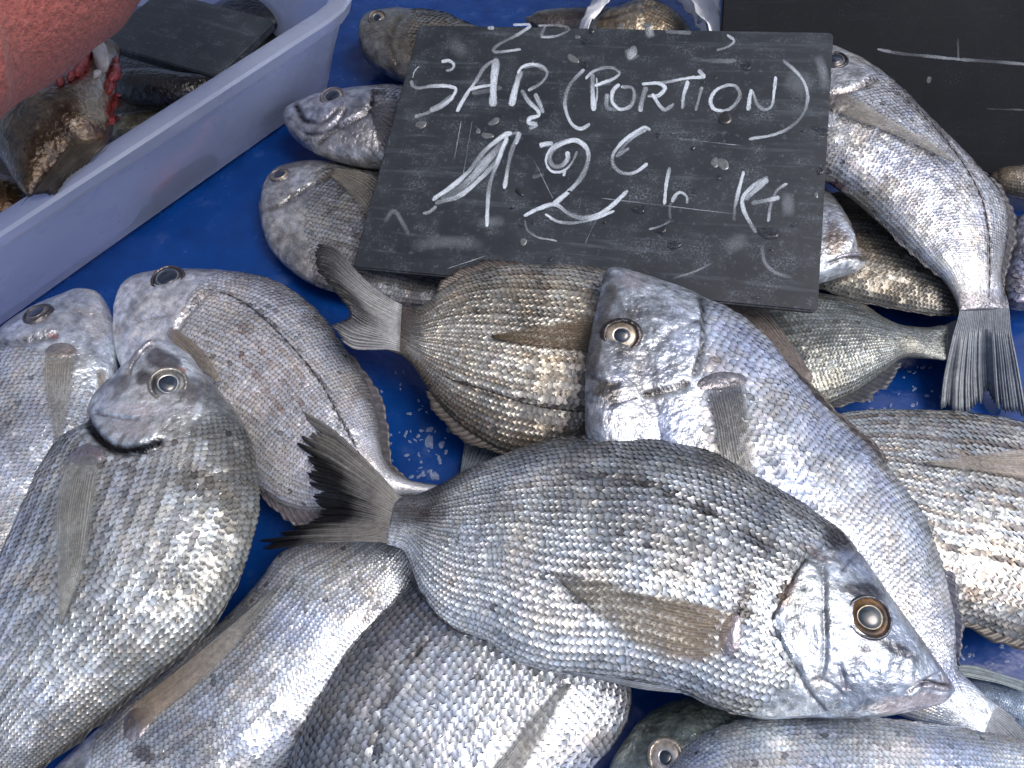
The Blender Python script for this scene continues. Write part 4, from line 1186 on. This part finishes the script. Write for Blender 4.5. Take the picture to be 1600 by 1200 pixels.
LAYER = [0]
def chalk(name, strokes):
    """strokes: (points, width px, strength)"""
    V, F, UVs, C = [], [], [], []
    n0 = 0
    for st in strokes:
        p, w, k = st[0], st[1] * .82, st[2] if len(st) > 2 else 1.
        q = spline(p, max(8, int(6 * len(p))))
        LAYER[0] += 1
        off = .00018 + .00003 * (LAYER[0] % 9)
        t = np.gradient(q, axis=0); t /= np.linalg.norm(t, axis=1)[:, None] + 1e-9
        nn = np.stack([-t[:, 1], t[:, 0]], 1)
        L = np.r_[0, np.cumsum(np.linalg.norm(np.diff(q, axis=0), axis=1))]
        r2 = np.random.default_rng(LAYER[0])
        ww = w * (1 + .12 * np.sin(L * .11 + LAYER[0])) * np.clip(np.minimum(L, L[-1] - L) / (w * .5) + .55, 0, 1)
        cols = 9 if name == 'chalk_smudge' else 5
        if name == 'chalk_smudge': w = w * 1.8; ww = np.full(len(q), w)
        for j in range(cols):
            f = j / (cols - 1) - .5
            V.append(onslate(q + nn * (ww * f)[:, None] + r2.normal(0, .25, q.shape) * (abs(f) > .4), off))
            UVs.append(np.stack([L / 40 + LAYER[0] * 3.7, np.full(len(q), f * w / 8. + LAYER[0] * 1.3)], 1))
            if name == 'chalk_smudge':
                z = np.linspace(0, 1, len(q)); C.append(np.repeat((k * 1.0 * max(0., math.cos(f * math.pi)) * np.sin(z * math.pi) ** .8)[:, None], 3, 1)); continue
            e = k * (.55 if abs(f) > .4 else 1) * np.clip(.75 + .5 * np.sin(L * .05 + LAYER[0] * 2), .35, 1.1)
            C.append(np.repeat(np.clip(e, 0, 1)[:, None], 3, 1))
        m = len(q)
        g = gridfaces(cols, m) + n0
        F.append(g); n0 += cols * m
    return mesh(name, np.concatenate(V), np.concatenate(F), M_CHALK, slate, col=np.concatenate(C), uv=np.concatenate(UVs))

chalk("chalk_letter", [([(690,97),(701,95),(709,101),(707,108),(697,111)], 6), ([(643,126),(644,133),(653,138),(674,135),(699,135),(712,139),(708,151),(690,167),(667,177),(648,183)], 7), ([(706,150),(690,163),(672,173)], 9, .4), ([(655,104),(648,112),(645,122)], 3, .5)])
chalk("chalk_letter", [([(771,95),(757,106),(744,127),(730,147),(714,175)], 7), ([(776,92),(772,124),(770,167)], 14, .95), ([(732,141),(753,136),(776,133)], 6), ([(738,146),(760,143),(784,137)], 9, .35)])
chalk("chalk_letter", [([(814,111),(806,136),(799,166)], 12), ([(809,115),(816,105),(834,101),(850,106),(855,115),(847,129),(825,142)], 6), ([(818,107),(836,104),(852,111)], 4, .6), ([(815,141),(827,160),(841,174),(842,181),(829,185),(826,192),(838,195),(827,202)], 8, .9), ([(836,147),(843,162),(849,177)], 8, .5)])
chalk("chalk_bracket", [([(913,109),(892,131),(883,156),(885,176),(895,196),(908,202),(922,194)], 7, .8)])
chalk("chalk_letter", [([(926,116),(926,142),(928,174)], 9), ([(932,122),(933,150),(929,170)], 4, .6), ([(915,124),(926,113),(944,107),(957,107),(968,115),(962,122),(945,129),(929,135)], 6), ([(935,134),(955,130)], 6, .4)])
chalk("chalk_letter", [([(968,132),(958,142),(957,160),(969,171),(985,166),(991,152),(988,138),(970,136)], 7), ([(949,147),(949,168),(964,173)], 8, .45)])
chalk("chalk_letter", [([(1010,136),(1004,154),(1000,175)], 10, .95), ([(1003,132),(1030,131),(1039,138),(1030,149),(1012,151)], 7), ([(1019,147),(1032,167),(1039,172),(1053,163)], 7)])
chalk("chalk_letter", [([(1012,132),(1041,129),(1057,126),(1080,122),(1102,122)], 6), ([(1091,110),(1101,121)], 7, 1), ([(1075,127),(1068,151),(1066,171)], 7)])
chalk("chalk_letter", [([(1097,136),(1092,155),(1087,173)], 6)])
chalk("chalk_letter", [([(1140,132),(1118,142),(1110,158),(1115,170),(1133,173),(1149,163),(1156,147),(1149,135),(1136,133)], 7)])
chalk("chalk_letter", [([(1174,140),(1171,155),(1169,173)], 8), ([(1176,143),(1183,163),(1194,172),(1205,167),(1209,147),(1212,120)], 6)])
chalk("chalk_bracket", [([(1223,95),(1244,113),(1257,131),(1262,154),(1255,178),(1239,196),(1212,210),(1170,218)], 6, .65)])
chalk("chalk_digit", [([(800,208),(790,211),(757,237),(735,266),(712,287),(676,313)], 9), ([(793,217),(775,253),(746,284),(717,307),(680,318)], 9, .8), ([(788,222),(757,256),(727,289),(690,312)], 15, .55), ([(793,213),(778,253),(765,291),(762,325),(761,355)], 8), ([(811,207),(798,242),(788,295)], 8, .85), ([(793,210),(812,209),(806,226)], 6, .8), ([(682,322),(672,331),(661,334)], 6, .35)])
chalk("chalk_digit", [([(886,237),(887,248),(877,260),(865,260),(858,248),(863,235),(881,224),(901,220),(917,233),(919,251),(908,278),(888,300),(865,320)], 9), ([(902,237),(892,257),(877,269),(861,267),(853,253),(859,235),(879,221),(900,217)], 5), ([(819,338),(843,326),(868,320),(888,334),(908,341),(933,336),(956,322),(981,298)], 8), ([(852,335),(870,346),(892,349),(926,343),(960,330)], 6), ([(820,345),(825,361),(838,370),(870,377)], 4, .5), ([(883,266),(881,276)], 5, .9)])
chalk("chalk_dash", [([(843,227),(864,224)], 9, .9), ([(832,277),(850,273)], 7, .4)])
chalk("chalk_symbol", [([(1016,204),(1008,199),(996,205),(974,221),(958,242),(958,257),(969,269),(989,271),(1012,256)], 7), ([(1010,203),(985,218),(966,240)], 6, .6), ([(983,232),(962,245)], 7, .9)])
chalk("chalk_letter", [([(1046,262),(1041,290),(1038,320)], 7, .85)])
chalk("chalk_letter", [([(1050,316),(1055,306),(1063,301),(1073,308),(1073,319)], 6, .7), ([(1058,306),(1047,322),(1047,343)], 6, .4), ([(1047,346),(1032,354),(1014,359)], 4, .5)])
chalk("chalk_letter", [([(1162,268),(1155,295),(1148,324)], 7), ([(1148,322),(1147,345)], 6, .4), ([(1200,277),(1174,293),(1160,311),(1162,329),(1170,345),(1181,364)], 8, .85), ([(1199,280),(1180,298),(1164,312)], 10, .6)])
chalk("chalk_letter", [([(1230,287),(1214,298),(1205,318),(1200,347)], 6, .8), ([(1174,318),(1196,314),(1218,309)], 9, .7)])
chalk("chalk_scribble", [([(802,39.5),(829,40),(814,52),(773,75),(771,81),(814,78)], 6, .7), ([(841,41),(870,40.5),(890,46),(870,57),(845,59)], 5, .55), ([(852,42),(845,57)], 6, .6), ([(762,44),(772,44)], 7, .6)])
chalk("chalk_scribble", [([(1136,55),(1147,64),(1140,72),(1120,79)], 5, .75), ([(1080,92),(1120,96),(1150,95)], 8, .18), ([(1040,50),(1080,52)], 8, .2)])
for sm in ([([(600,350),(615,330),(630,350),(640,370)], 6, .22)], [([(745,350),(790,345)], 14, .16)], [([(1230,300),(1232,340)], 16, .22)], [([(1276,86),(1285,110),(1290,140)], 12, .25)], [([(1050,436),(1085,425),(1115,410)], 3, .3)],
           [([(1190,380),(1195,410),(1210,425),(1240,435)], 5, .3)], [([(640,385),(700,378),(760,384)], 16, .14)], [([(1130,390),(1170,372)], 20, .14)], [([(1225,120),(1270,140)], 30, .14)], [([(700,60),(730,90)], 18, .10)], [([(983,75),(990,95)], 14, .5)], [([(1012,42),(1018,60)], 10, .5)]):
    chalk("chalk_smudge", sm)
# long scratches
for a, b in (((721,190),(710,250)), ((738,190),(724,275)), ((834,250),(864,310)), ((940,310),(1150,335)), ((1060,217),(1160,228)), ((930,345),(915,380)), ((700,420),(760,400))):
    chalk("chalk_scratch", [([a, b], 1.3, .45)])

M_DROP = newmat("water_drop")[0]
_b = M_DROP.node_tree.nodes["Principled BSDF"]
_b.inputs['Base Color'].default_value = (.9, .95, 1, 1); _b.inputs['Roughness'].default_value = .03; _b.inputs['Transmission Weight'].default_value = 1.; _b.inputs['IOR'].default_value = 1.33
M_LOOSE = simple("loose_scale", (.16, .175, .18), .3, .3, .5, 700, .35, 500, .3, .0003)

def blob_on(fn, name, x, y, rx, ry, ang, h, mat, parent, seed, **kw):
    """a small lens lying on a plane: fn(px, off) gives the plane point"""
    r2 = np.random.default_rng(seed)
    n = 18
    th = np.linspace(0, 2 * math.pi, n, endpoint=False)
    wob = 1 + .16 * np.sin(th * 2 + seed) + .10 * np.sin(th * 3 + seed * 2.1) + r2.normal(0, .025, n)
    ca, sa = math.cos(R(ang)), math.sin(R(ang))
    V = []
    for q, (f, hh) in enumerate(((1.0, 0.05), (.97, .45), (.8, .85), (.5, 1.), (.15, 1.02))):
        X = rx * f * np.cos(th) * wob; Y = ry * f * np.sin(th) * wob
        V.append(fn(np.stack([x + X * ca - Y * sa, y + X * sa + Y * ca], 1), h * hh))
    F = [tuple(f) for f in gridfaces(5, n, True)] + [tuple(4 * n + k for k in range(n - 1, -1, -1))]
    return mesh(name, np.concatenate(V), F, mat, parent, **kw)

for k, (x, y, rx, ry, an) in enumerate([(1201,364,16,11,10),(1033,359,9,8,0),(998,326,11,9,30),(1054,383,13,6,5),(1166,102,10,7,-10),(913,100,7,6,0),(919,67,12,6,10),(1285,203,14,8,20),(1283,266,6,8,0),(1119,121,4,4,0),(1098,126,5,4,0),(1027,212,5,5,0),
        (1050,208,3,3,0),(930,279,4,3,0),(915,307,3,3,0),(1011,273,3,3,0),(1122,277,6,4,0),(833,348,3,3,0),(1022,183,3,3,0),(1254,204,3,3,0),(1277,217,4,3,0),(860,405,5,4,0),(885,278,6,4,20),(1085,300,4,3,0),(812,352,4,3,20),(1205,390,4,3,0),(1180,465,5,3,5),(1240,350,5,4,0)]):
    blob_on(onslate, "water_drop", x, y, rx, ry, an, .0009 if rx > 6 else .0006, M_DROP, slate, k + 1)
for k, (x, y, rx, ry, an) in enumerate([(1129,256,11,8,10),(1117,254,6,8,30),(761,212,9,5,5),(772,190,9,5,-20),(747,205,4,4,0),(988,82,7,10,30),(971,41,4,3,0),(902,58,4,3,-20),(895,92,9,6,30),(1012,40,7,4,0),(658,195,6,8,60),(818,378,6,5,0),(1275,305,4,4,0)]):
    blob_on(onslate, "fish_scale", x, y, rx, ry, an, .0003, M_LOOSE, slate, k + 50)
M_GRIT = simple("dark_grit", (.02, .022, .022), .25, 0, .8, 400, .5)
for k, (x, y, rx, ry, an) in enumerate([(1133,185,13,9,-25),(812,300,9,4,40),(925,48,4,5,30),(890,300,3,2,0),(800,325,3,2,0),(1083,232,4,3,0),(945,348,3,2,60)]):
    blob_on(onslate, "dark_flake", x, y, rx, ry, an, .0009, M_GRIT, slate, k + 80)

# ------------------------------------------------------------------ the dark panel at the back right
pb0, pb1 = P([(1112, 276), (1760, 276)], .0)
px_ = (pb1 - pb0); pw = np.linalg.norm(px_); px_ /= pw
pn = np.cross(px_, [0, 0, 1.0]); lean = R(45)
py_ = np.array([0, 0, 1.0]) * math.cos(lean) - pn * math.sin(lean)
pnn = np.cross(px_, py_)
panel = empty("slate_panel", pb0, "large blank dark slate panel leaning at the back right with one pale scuff line", "slate board")
po, M = slab("board", pb0, px_, py_, pnn, pw + .12, .30, .004, .004, M_SLATE2)
po.parent = panel; M.translation = (0, 0, .002); po.matrix_local = M
def onpanel(px, off):
    d = rays(px); t = ((pb0 + np.array([0, 0, .002]) - CP) @ pnn) / (d @ pnn)
    return CP + d * t[:, None] + pnn * off
_s, _o = slate, onslate
slate, onslate = panel, onpanel
chalk("chalk_scuff", [([(1371,77),(1400,83),(1440,87),(1500,93),(1560,97),(1640,104)], 6, .3), ([(1371,77),(1392,81)], 6, .4), ([(1450,130),(1452,120)], 8, .18), ([(1497,95),(1496,60)], 4, .12), ([(1540,170),(1600,172)], 3, .15)])
slate, onslate = _s, _o

# ------------------------------------------------------------------ white paper round the brown fish
M_PAPER = simple("white_paper", (.78, .80, .84), .7, 0, 0, 60, .05, 150, .4, .002)
paper = empty("paper_wrap", P([(1000, 60)], .0)[0], "crumpled white paper wrapped about the brown fish behind the slate", "wrapping paper")
def sheet(rows, zs, seed):
    n = 22; m = 12
    Aa, Bb = spline(rows[0], n), spline(rows[1], n)
    k = np.linspace(0, 1, m)
    q = Aa[:, None] * (1 - k)[None, :, None] + Bb[:, None] * k[None, :, None]
    z = zs[0] * (1 - k) + zs[1] * k
    p = P(q.reshape(-1, 2), np.tile(z, n))
    c = fbm(p, 60, seed, 3) - .5
    c = np.abs(c) * 2
    p[:, 2] += .010 * c
    o = mesh("paper_fold", p, gridfaces(n, m), M_PAPER, paper, smooth=False)
    md = o.modifiers.new("thickness", 'SOLIDIFY'); md.thickness = .0004
sheet(([(935,-40),(925,0),(905,45),(895,80)], [(975,-40),(955,0),(922,40),(915,80)]), (.045,.055), 3)
sheet(([(1010,-45),(1055,0),(1085,40),(1100,85)], [(1060,-45),(1080,0),(1105,50),(1120,85)]), (.050,.060), 4)
sheet(([(1050,-45),(1074,0),(1103,45),(1115,80)], [(1124,-50),(1124,0),(1124,44),(1128,80)]), (.062,.052), 5)
sheet(([(925,-50),(960,-30),(1000,-35),(1060,-50)], [(930,0),(965,-15),(1010,-18),(1060,-5)]), (.05,.055), 6)

# ------------------------------------------------------------------ the white crate at left
def crate_mat():
    m, nt, b = newmat("milky_plastic")
    out = nt.nodes["Material Output"]
    b.inputs['Base Color'].default_value = (.66, .76, .94, 1)
    b.inputs['Roughness'].default_value = .3
    n = noise_node(nt, 40, 4, .6)
    r = ramp(nt, n.outputs[0], [(.3, (.22,) * 3), (.7, (.38,) * 3)])
    nt.links.new(r.outputs[0], b.inputs['Roughness'])
    tr = N(nt, "ShaderNodeBsdfTranslucent"); tr.inputs[0].default_value = (.70, .74, .97, 1)
    rf = N(nt, "ShaderNodeBsdfRefraction", Roughness=.22, IOR=1.08); rf.inputs[0].default_value = (.86, .88, 1, 1)
    m1 = nt.nodes.new("ShaderNodeMixShader"); m1.inputs[0].default_value = .35
    nt.links.new(b.outputs[0], m1.inputs[1]); nt.links.new(tr.outputs[0], m1.inputs[2])
    m2 = nt.nodes.new("ShaderNodeMixShader"); m2.inputs[0].default_value = .58
    nt.links.new(m1.outputs[0], m2.inputs[1]); nt.links.new(rf.outputs[0], m2.inputs[2])
    nt.links.new(m2.outputs[0], out.inputs[0])
    return m
M_CRATE = crate_mat()
c0, c1 = P([(0, 519), (531, 140)], 0.0)
CW = .075                                                # wall height
t0, t1 = P([(0, 368), (540, -2)], CW)
print("crate wall", c0, c1, t0, t1, np.cross(c1 - c0, t1 - t0) / np.linalg.norm(c1 - c0) / np.linalg.norm(t1 - t0))
ux = (c1 - c0); clen = np.linalg.norm(ux); ux /= clen
un = np.array([ux[1], -ux[0], 0.0])                      # outward, towards the fish
flare = ((t0 + t1) / 2 - (c0 + c1) / 2) @ un
print("flare", flare, ((t0 - c0) @ un, (t1 - c1) @ un), "end", (t1 - c1) @ ux)
crate = empty("white_crate", c1 - un * .15 - ux * .2, "milky white plastic crate at upper left with rounded rim", "crate")
Lc, Dc = .62, .36
def crate_shell():
    """thin walled open box: rings of a rounded rectangle, outside up, over the rim, inside down"""
    def ring(off, z, rad=.02):
        x1, x0 = off, -Lc - off
        y1, y0 = off, -Dc - off
        out = []
        for cx, cy, a0 in ((x1 - rad, y1 - rad, 0), (x0 + rad, y1 - rad, 90), (x0 + rad, y0 + rad, 180), (x1 - rad, y0 + rad, 270)):
            for q in range(7):
                a = R(a0 + q * 15)
                out.append(c1 + ux * (cx + rad * math.cos(a)) + un * (cy + rad * math.sin(a)) + np.array([0, 0, z]))
        return np.array(out)
    fl = flare
    prof = [(-.004, .0015), (0, .004), (fl * .45, CW * .5), (fl * .86, CW - .011), (fl * .9 + .0035, CW - .010), (fl + .004, CW - .0015), (fl + .0025, CW), (fl - .004, CW + .0012), (fl - .009, CW), (fl - .010, CW - .003), (fl * .86 - .008, CW - .012), (fl * .45 - .0045, CW * .5), (-.0045, .006), (-.010, .004)]
    V = [ring(o, z, max(.006, .02 + o)) for o, z in prof]
    n = len(V[0])
    F = [tuple(f) for f in gridfaces(len(V), n, True)]
    F.append(tuple(range(n))); F.append(tuple((len(V) - 1) * n + k for k in range(n - 1, -1, -1)))
    return np.concatenate(V), F
V, F = crate_shell()
mesh("shell", V, F, M_CRATE, crate, smooth="angle")

# things inside the crate
M_DARKFISH = simple("dark_skin", (.012, .012, .015), .22, 0, .8, 120, .5, 300, .3, .001)
def cratefish(label, D, Vv, z, T, seed, **kw):
    return Fish(label, D, Vv, z, z, T=T, nu=110, nt=60, nb=24, seed=seed, scales=False, group=None, **kw)
cf = cratefish("brown mottled fish with a bloody cut end in the crate under the pink sleeve", [(190,75),(186,120),(182,160),(178,200),(160,228),(120,248),(90,268),(70,290),(48,306)], [(150,60),(125,85),(85,120),(35,160),(-10,190),(-20,230),(5,262),(20,285),(38,304)],
    [(0,.085),(.6,.080),(1,.078)], .022, 40, category="fish", name="cut_fish", head=0., flank=(.13,.085,.05), back=(.10,.06,.035), belly=(.06,.042,.03), backw=.3, mottle=.6, blue=0., gold=.1,
    blobs=[(150,150,45,60,30,(.30,.24,.17),.85),(165,110,18,40,20,(.42,.40,.36),.8),(128,100,18,28,25,(.38,.02,.02),1.),(98,126,34,12,-20,(.13,.012,.008),1.),(176,120,13,26,0,(.26,.03,.02),.95),(178,168,13,26,0,(.28,.045,.03),.9),(148,200,28,9,25,(.05,.02,.012),.85),(160,215,14,7,30,(.10,.035,.012),.9),(130,225,20,12,-30,(.26,.18,.11),.7),(70,290,40,16,-35,(.03,.022,.02),.8),(115,190,3,3,0,(.5,.45,.35),.9),(95,165,3,2,0,(.5,.45,.35),.9),(120,160,3,2,0,(.5,.45,.35),.9),(60,200,3,2,0,(.4,.33,.2),.9)])
M_FLESH = simple("red_flesh", (.30, .035, .03), .3, 0, .7, 300, .6, 260, .8, .003)
M_BONE = simple("pale_gristle", (.48, .46, .46), .35, 0, .6, 120, .2, 160, .5, .002)
def lump(fish, x, y, rx, ry, ang, h, mat, name, seed):
    def fn(px, off):
        p, n = fish.hit(px); return p + n * off
    def f2(px, off):
        q = fn(px, off); nz = fbm(q, 350, seed, 2)
        q[:, 2] += .004 * (nz - .5); return q
    return blob_on(f2, name, x, y, rx, ry, ang, h, mat, fish.root, seed)
lump(cf, 127, 103, 9, 22, 25, .006, M_FLESH, "flesh", 1)
lump(cf, 155, 92, 8, 26, -15, .007, M_BONE, "gristle", 2)
lump(cf, 174, 118, 7, 16, 10, .005, M_FLESH, "flesh", 3)
lump(cf, 182, 160, 4, 14, 0, .004, M_FLESH, "flesh", 4)
for k_, (x, y, rx, ry, an) in enumerate([(112,120,9,6,-20),(138,88,6,12,20),(168,138,5,9,0),(181,188,4,8,0),(120,112,5,8,10),(176,100,4,9,0),(150,118,7,5,30),(95,130,8,4,-25)]):
    lump(cf, x, y, rx, ry, an, .0035, M_FLESH if k_ % 3 else M_BONE if k_ == 6 else M_FLESH, "flesh", 10 + k_)
cf.fan("fin", [(110,215),(95,240),(70,270),(45,305)], [(165,222),(140,240),(110,262),(80,285)], n=16, c0=(.10,.075,.05), c1=(.05,.04,.04), alpha=(1,1), lift=(.002,.005), ridge=.0012)
df = cratefish("glossy black fish body lying in the crate below the dark slate", [(170,118),(200,108),(250,106),(290,112),(330,118),(360,122)], [(172,150),(200,165),(240,170),(280,166),(320,150),(350,132)], .045, .014, 41, name="black_fish", category="fish", head=0., flank=(.016,.014,.016), back=(.01,.01,.01), belly=(.012,.012,.012), mottle=.4, blue=0.)
uf = cratefish("large dark fish filling the bottom of the crate under the others", [(-200,160),(-100,80),(60,20),(240,10),(400,30),(520,30)], [(-200,330),(-100,330),(0,318),(150,232),(320,130),(500,40)], .016, .010, 47, name="black_fish", category="fish", head=0., flank=(.02,.02,.022), back=(.012,.012,.014), belly=(.03,.028,.026), mottle=.6, blue=0.)
vf = cratefish("black fish back in the crate's far end, right of the dark slate", [(270,60),(330,10),(400,-30),(480,-70)], [(285,112),(365,80),(432,45),(492,-15)], .026, .012, 48, name="black_fish", category="fish", head=0., flank=(.018,.018,.02), back=(.012,.012,.014), belly=(.02,.02,.02), mottle=.6, blue=0.)
tf = cratefish("tan patch of a small fish at the crate wall, right of the brown cut fish", [(150,185),(200,176),(240,172),(290,160),(330,150)], [(150,215),(190,222),(230,210),(290,200),(330,165)], .030, .014, 42, name="tan_fish", category="fish", head=0., flank=(.18,.15,.09), back=(.12,.10,.06), belly=(.14,.12,.08), mottle=.5, blue=0.)
of = cratefish("small orange brown fish at the left edge inside the crate", [(-60,290),(-20,275),(10,272),(36,285),(45,310)], [(-60,340),(-20,350),(10,345),(34,330),(44,315)], .060, .012, 43, name="orange_fish", category="fish", head=0., flank=(.16,.085,.03), back=(.10,.05,.02), belly=(.18,.10,.05), mottle=.6, blue=0., gold=.2)
def wallz(px, inset):
    """height of the crate wall seen at a pixel, then a little further in along the view"""
    out = []
    for x, y in px:
        b = 519 + (140 - 519) * x / 531.; a = 368 - 370 * x / 540.
        out.append(max(.004, CW * (b - y) / (b - a) - inset))
    return out
def behindwall(label, name, D, Vv, T, seed, inset, **kw):
    n = len(D)
    def zs(pts):
        q = spline(pts, 40); z = wallz(q, inset)
        return [(k / 39., zz) for k, zz in enumerate(z)]
    return Fish(label, D, Vv, zs(D), zs(Vv), T=T, nu=90, nt=44, nb=30, seed=seed, scales=False, group=None, name=name, category="fish", head=0., **kw)
pf = behindwall("red edged grey fish showing blurred through the crate's milky wall", "pink_fish", [(186,346),(212,295),(250,250),(300,215),(325,180),(345,172)], [(200,352),(240,330),(290,290),(330,262),(350,230),(350,190)], .010, 44, .0155, flank=(.05,.05,.07), back=(.45,.05,.04), belly=(.05,.05,.07), backw=.45, mottle=.4, blue=0.)
gf = behindwall("dark fish shadow behind the crate's milky wall towards its far end", "grey_fish", [(340,190),(390,140),(440,110),(480,70),(510,40)], [(350,230),(400,205),(450,170),(490,130),(512,90)], .010, 45, .0155, flank=(.04,.045,.06), back=(.05,.05,.07), belly=(.05,.05,.07), mottle=.4, blue=0.)
for o in (pf, gf, of, uf, vf, tf, df, cf):
    if "group" in o.root: del o.root["group"]
# dark slate lying in the crate
q0 = P([(150, 66), (318, 114), (420, -40), (190, -90)], .052)
sx = q0[1] - q0[0]; sw = np.linalg.norm(sx); sx /= sw
sy = np.cross([0, 0, 1.0], sx)
sd = .2
while max((q0[0] + sx * (sw + .01) + sy * sd - c1) @ ux, (q0[0] + sy * sd - c1) @ ux) > -.016 and sd > .03: sd -= .004
cs, M = slab("dark_slate", q0[0], sx, sy, np.array([0, 0, 1.0]), sw + .01, sd, .006, .006, M_SLATE)
cs.matrix_world = M
cs["label"] = "dark scuffed slate lying across the crate beside the pink sleeve"; cs["category"] = "slate board"

# ------------------------------------------------------------------ pink fleece sleeve
def fleece_mat():
    m, nt, b = newmat("fleece")
    n = noise_node(nt, 420, 4, .65)
    r = ramp(nt, n.outputs[0], [(.3, (.25, .070, .060)), (.7, (.42, .135, .118))])
    nt.links.new(r.outputs[0], b.inputs['Base Color'])
    b.inputs['Roughness'].default_value = .95
    b.inputs['Sheen Weight'].default_value = .15
    b.inputs['Sheen Roughness'].default_value = .5
    b.inputs['Specular IOR Level'].default_value = .1
    n2 = noise_node(nt, 300, 3, .6)
    bp = bump(nt, n2.outputs[0], .7, .0025)
    nt.links.new(bp.outputs[0], b.inputs['Normal'])
    return m
M_FLEECE = fleece_mat()
# outline of its lower edge in the picture, the rest goes out of the frame
lo = spline([(-140,225),(-60,205),(0,181),(30,162),(75,131),(120,95),(157,64),(195,33),(222,0),(240,-40),(240,-90)], 60)
hi = spline([(-260,-40),(-200,-80),(-140,-120),(-100,-160),(-60,-190),(0,-220),(60,-250),(100,-270),(140,-280),(180,-270),(220,-200)], 60)
za, zb = np.linspace(.135, .15, 60), np.linspace(.20, .20, 60)
Pa, Pb = P(lo, za), P(hi, zb)
ext0 = np.linspace(1, .06, 14)[:, None] * np.array([[-.20, -.06, .03]]); ext1 = np.linspace(.06, 1, 14)[:, None] * np.array([[.02, .34, .22]])
Pa = np.vstack([Pa[0] + ext0, Pa, Pa[-1] + ext1]); Pb = np.vstack([Pb[0] + ext0, Pb, Pb[-1] + ext1])
V = []
n = 64
th = np.linspace(0, 2 * math.pi, n, endpoint=False)
for a, b in zip(Pa, Pb):
    mid, half = (a + b) / 2, (a - b) / 2
    L = np.linalg.norm(half)
    up = np.cross(Pa[-1] - Pa[0], half); up /= np.linalg.norm(up)
    if up[2] < 0: up = -up
    V.append(mid + np.cos(th)[:, None] * half + np.sin(th)[:, None] * up * .045)
V = np.concatenate(V)
nz = fbm(V, 26, 3, 3) - .5
fz = vnoise(V, 420, 9) - .5
V = V + np.array([0, 0, 1.0]) * (nz * .006 + fz * .0006)[:, None]
F = [tuple(f) for f in gridfaces(88, n, True)] + [tuple(range(n)), tuple(87 * n + k for k in range(n - 1, -1, -1))]
mesh("fleece_sleeve", V, F, M_FLEECE, None, loc=V.mean(0), label="salmon pink fleece sleeve reaching over the crate at top left", cat="sleeve")

# ------------------------------------------------------------------ loose scales and wet film on the blue counter
def oncounter(px, off): return P(px, off + .0002)
M_FLAKE = newmat("wet_flake")[0]
_b = M_FLAKE.node_tree.nodes["Principled BSDF"]
_b.inputs['Base Color'].default_value = (.35, .45, .6, 1); _b.inputs['Alpha'].default_value = .32; _b.inputs['Roughness'].default_value = .2
VV, FF, n0 = [], [], 0
r2 = np.random.default_rng(77)
spots = [(671,671,6,4),(703,670,5,7),(670,690,9,8),(674,695,4,3),(690,694,6,4),(678,743,7,5),(683,745,5,4),(643,745,4,3),(655,744,4,3),(697,706,4,3),(640,690,3,2),(658,722,3,2)]
for k in range(110):
    z = r2.choice(3, p=[.6, .25, .15])
    if z == 0: x, y = r2.normal(670, 38), r2.normal(680, 48)
    elif z == 1: x, y = r2.uniform(1330, 1480), r2.uniform(570, 650)
    else: x, y = r2.uniform(1480, 1600), r2.uniform(1000, 1070)
    s_ = r2.uniform(1, 3.2); spots.append((x, y, s_ * r2.uniform(1, 1.8), s_))
for q, (x, y, rx, ry) in enumerate(spots):
    th = np.linspace(0, 2 * math.pi, 9, endpoint=False)
    a = r2.uniform(0, 3.1); w = 1 + .25 * np.sin(2 * th + q) + r2.normal(0, .1, 9)
    X, Y = rx * np.cos(th) * w, ry * np.sin(th) * w
    pp = np.stack([x + X * math.cos(a) - Y * math.sin(a), y + X * math.sin(a) + Y * math.cos(a)], 1)
    c = np.array([[x, y]])
    VV += [oncounter(pp, .0001 + .00001 * q), oncounter(c, .0006 + .00001 * q)]
    FF += [(n0 + k, n0 + (k + 1) % 9, n0 + 9) for k in range(9)]; n0 += 10
mesh("loose_scales", np.concatenate(VV), FF, M_FLAKE, None, kind="stuff", label="loose fish scales and specks stuck to the wet blue counter", cat="fish scales")
for k, (x, y, rx, ry, an) in enumerate([(1572,612,22,13,40),(1555,642,9,5,10),(615,830-195,5,4,0),(1512,1030,4,3,0)]):
    d = blob_on(lambda px, off: P(px, off + .006), "water_drop", x, y, rx, ry, an, .0025, M_DROP, None, k + 200) if k == 0 else None
    if d: d["label"] = "flat clear water drop on the fork of the drooping tail"; d["category"] = "water drop"
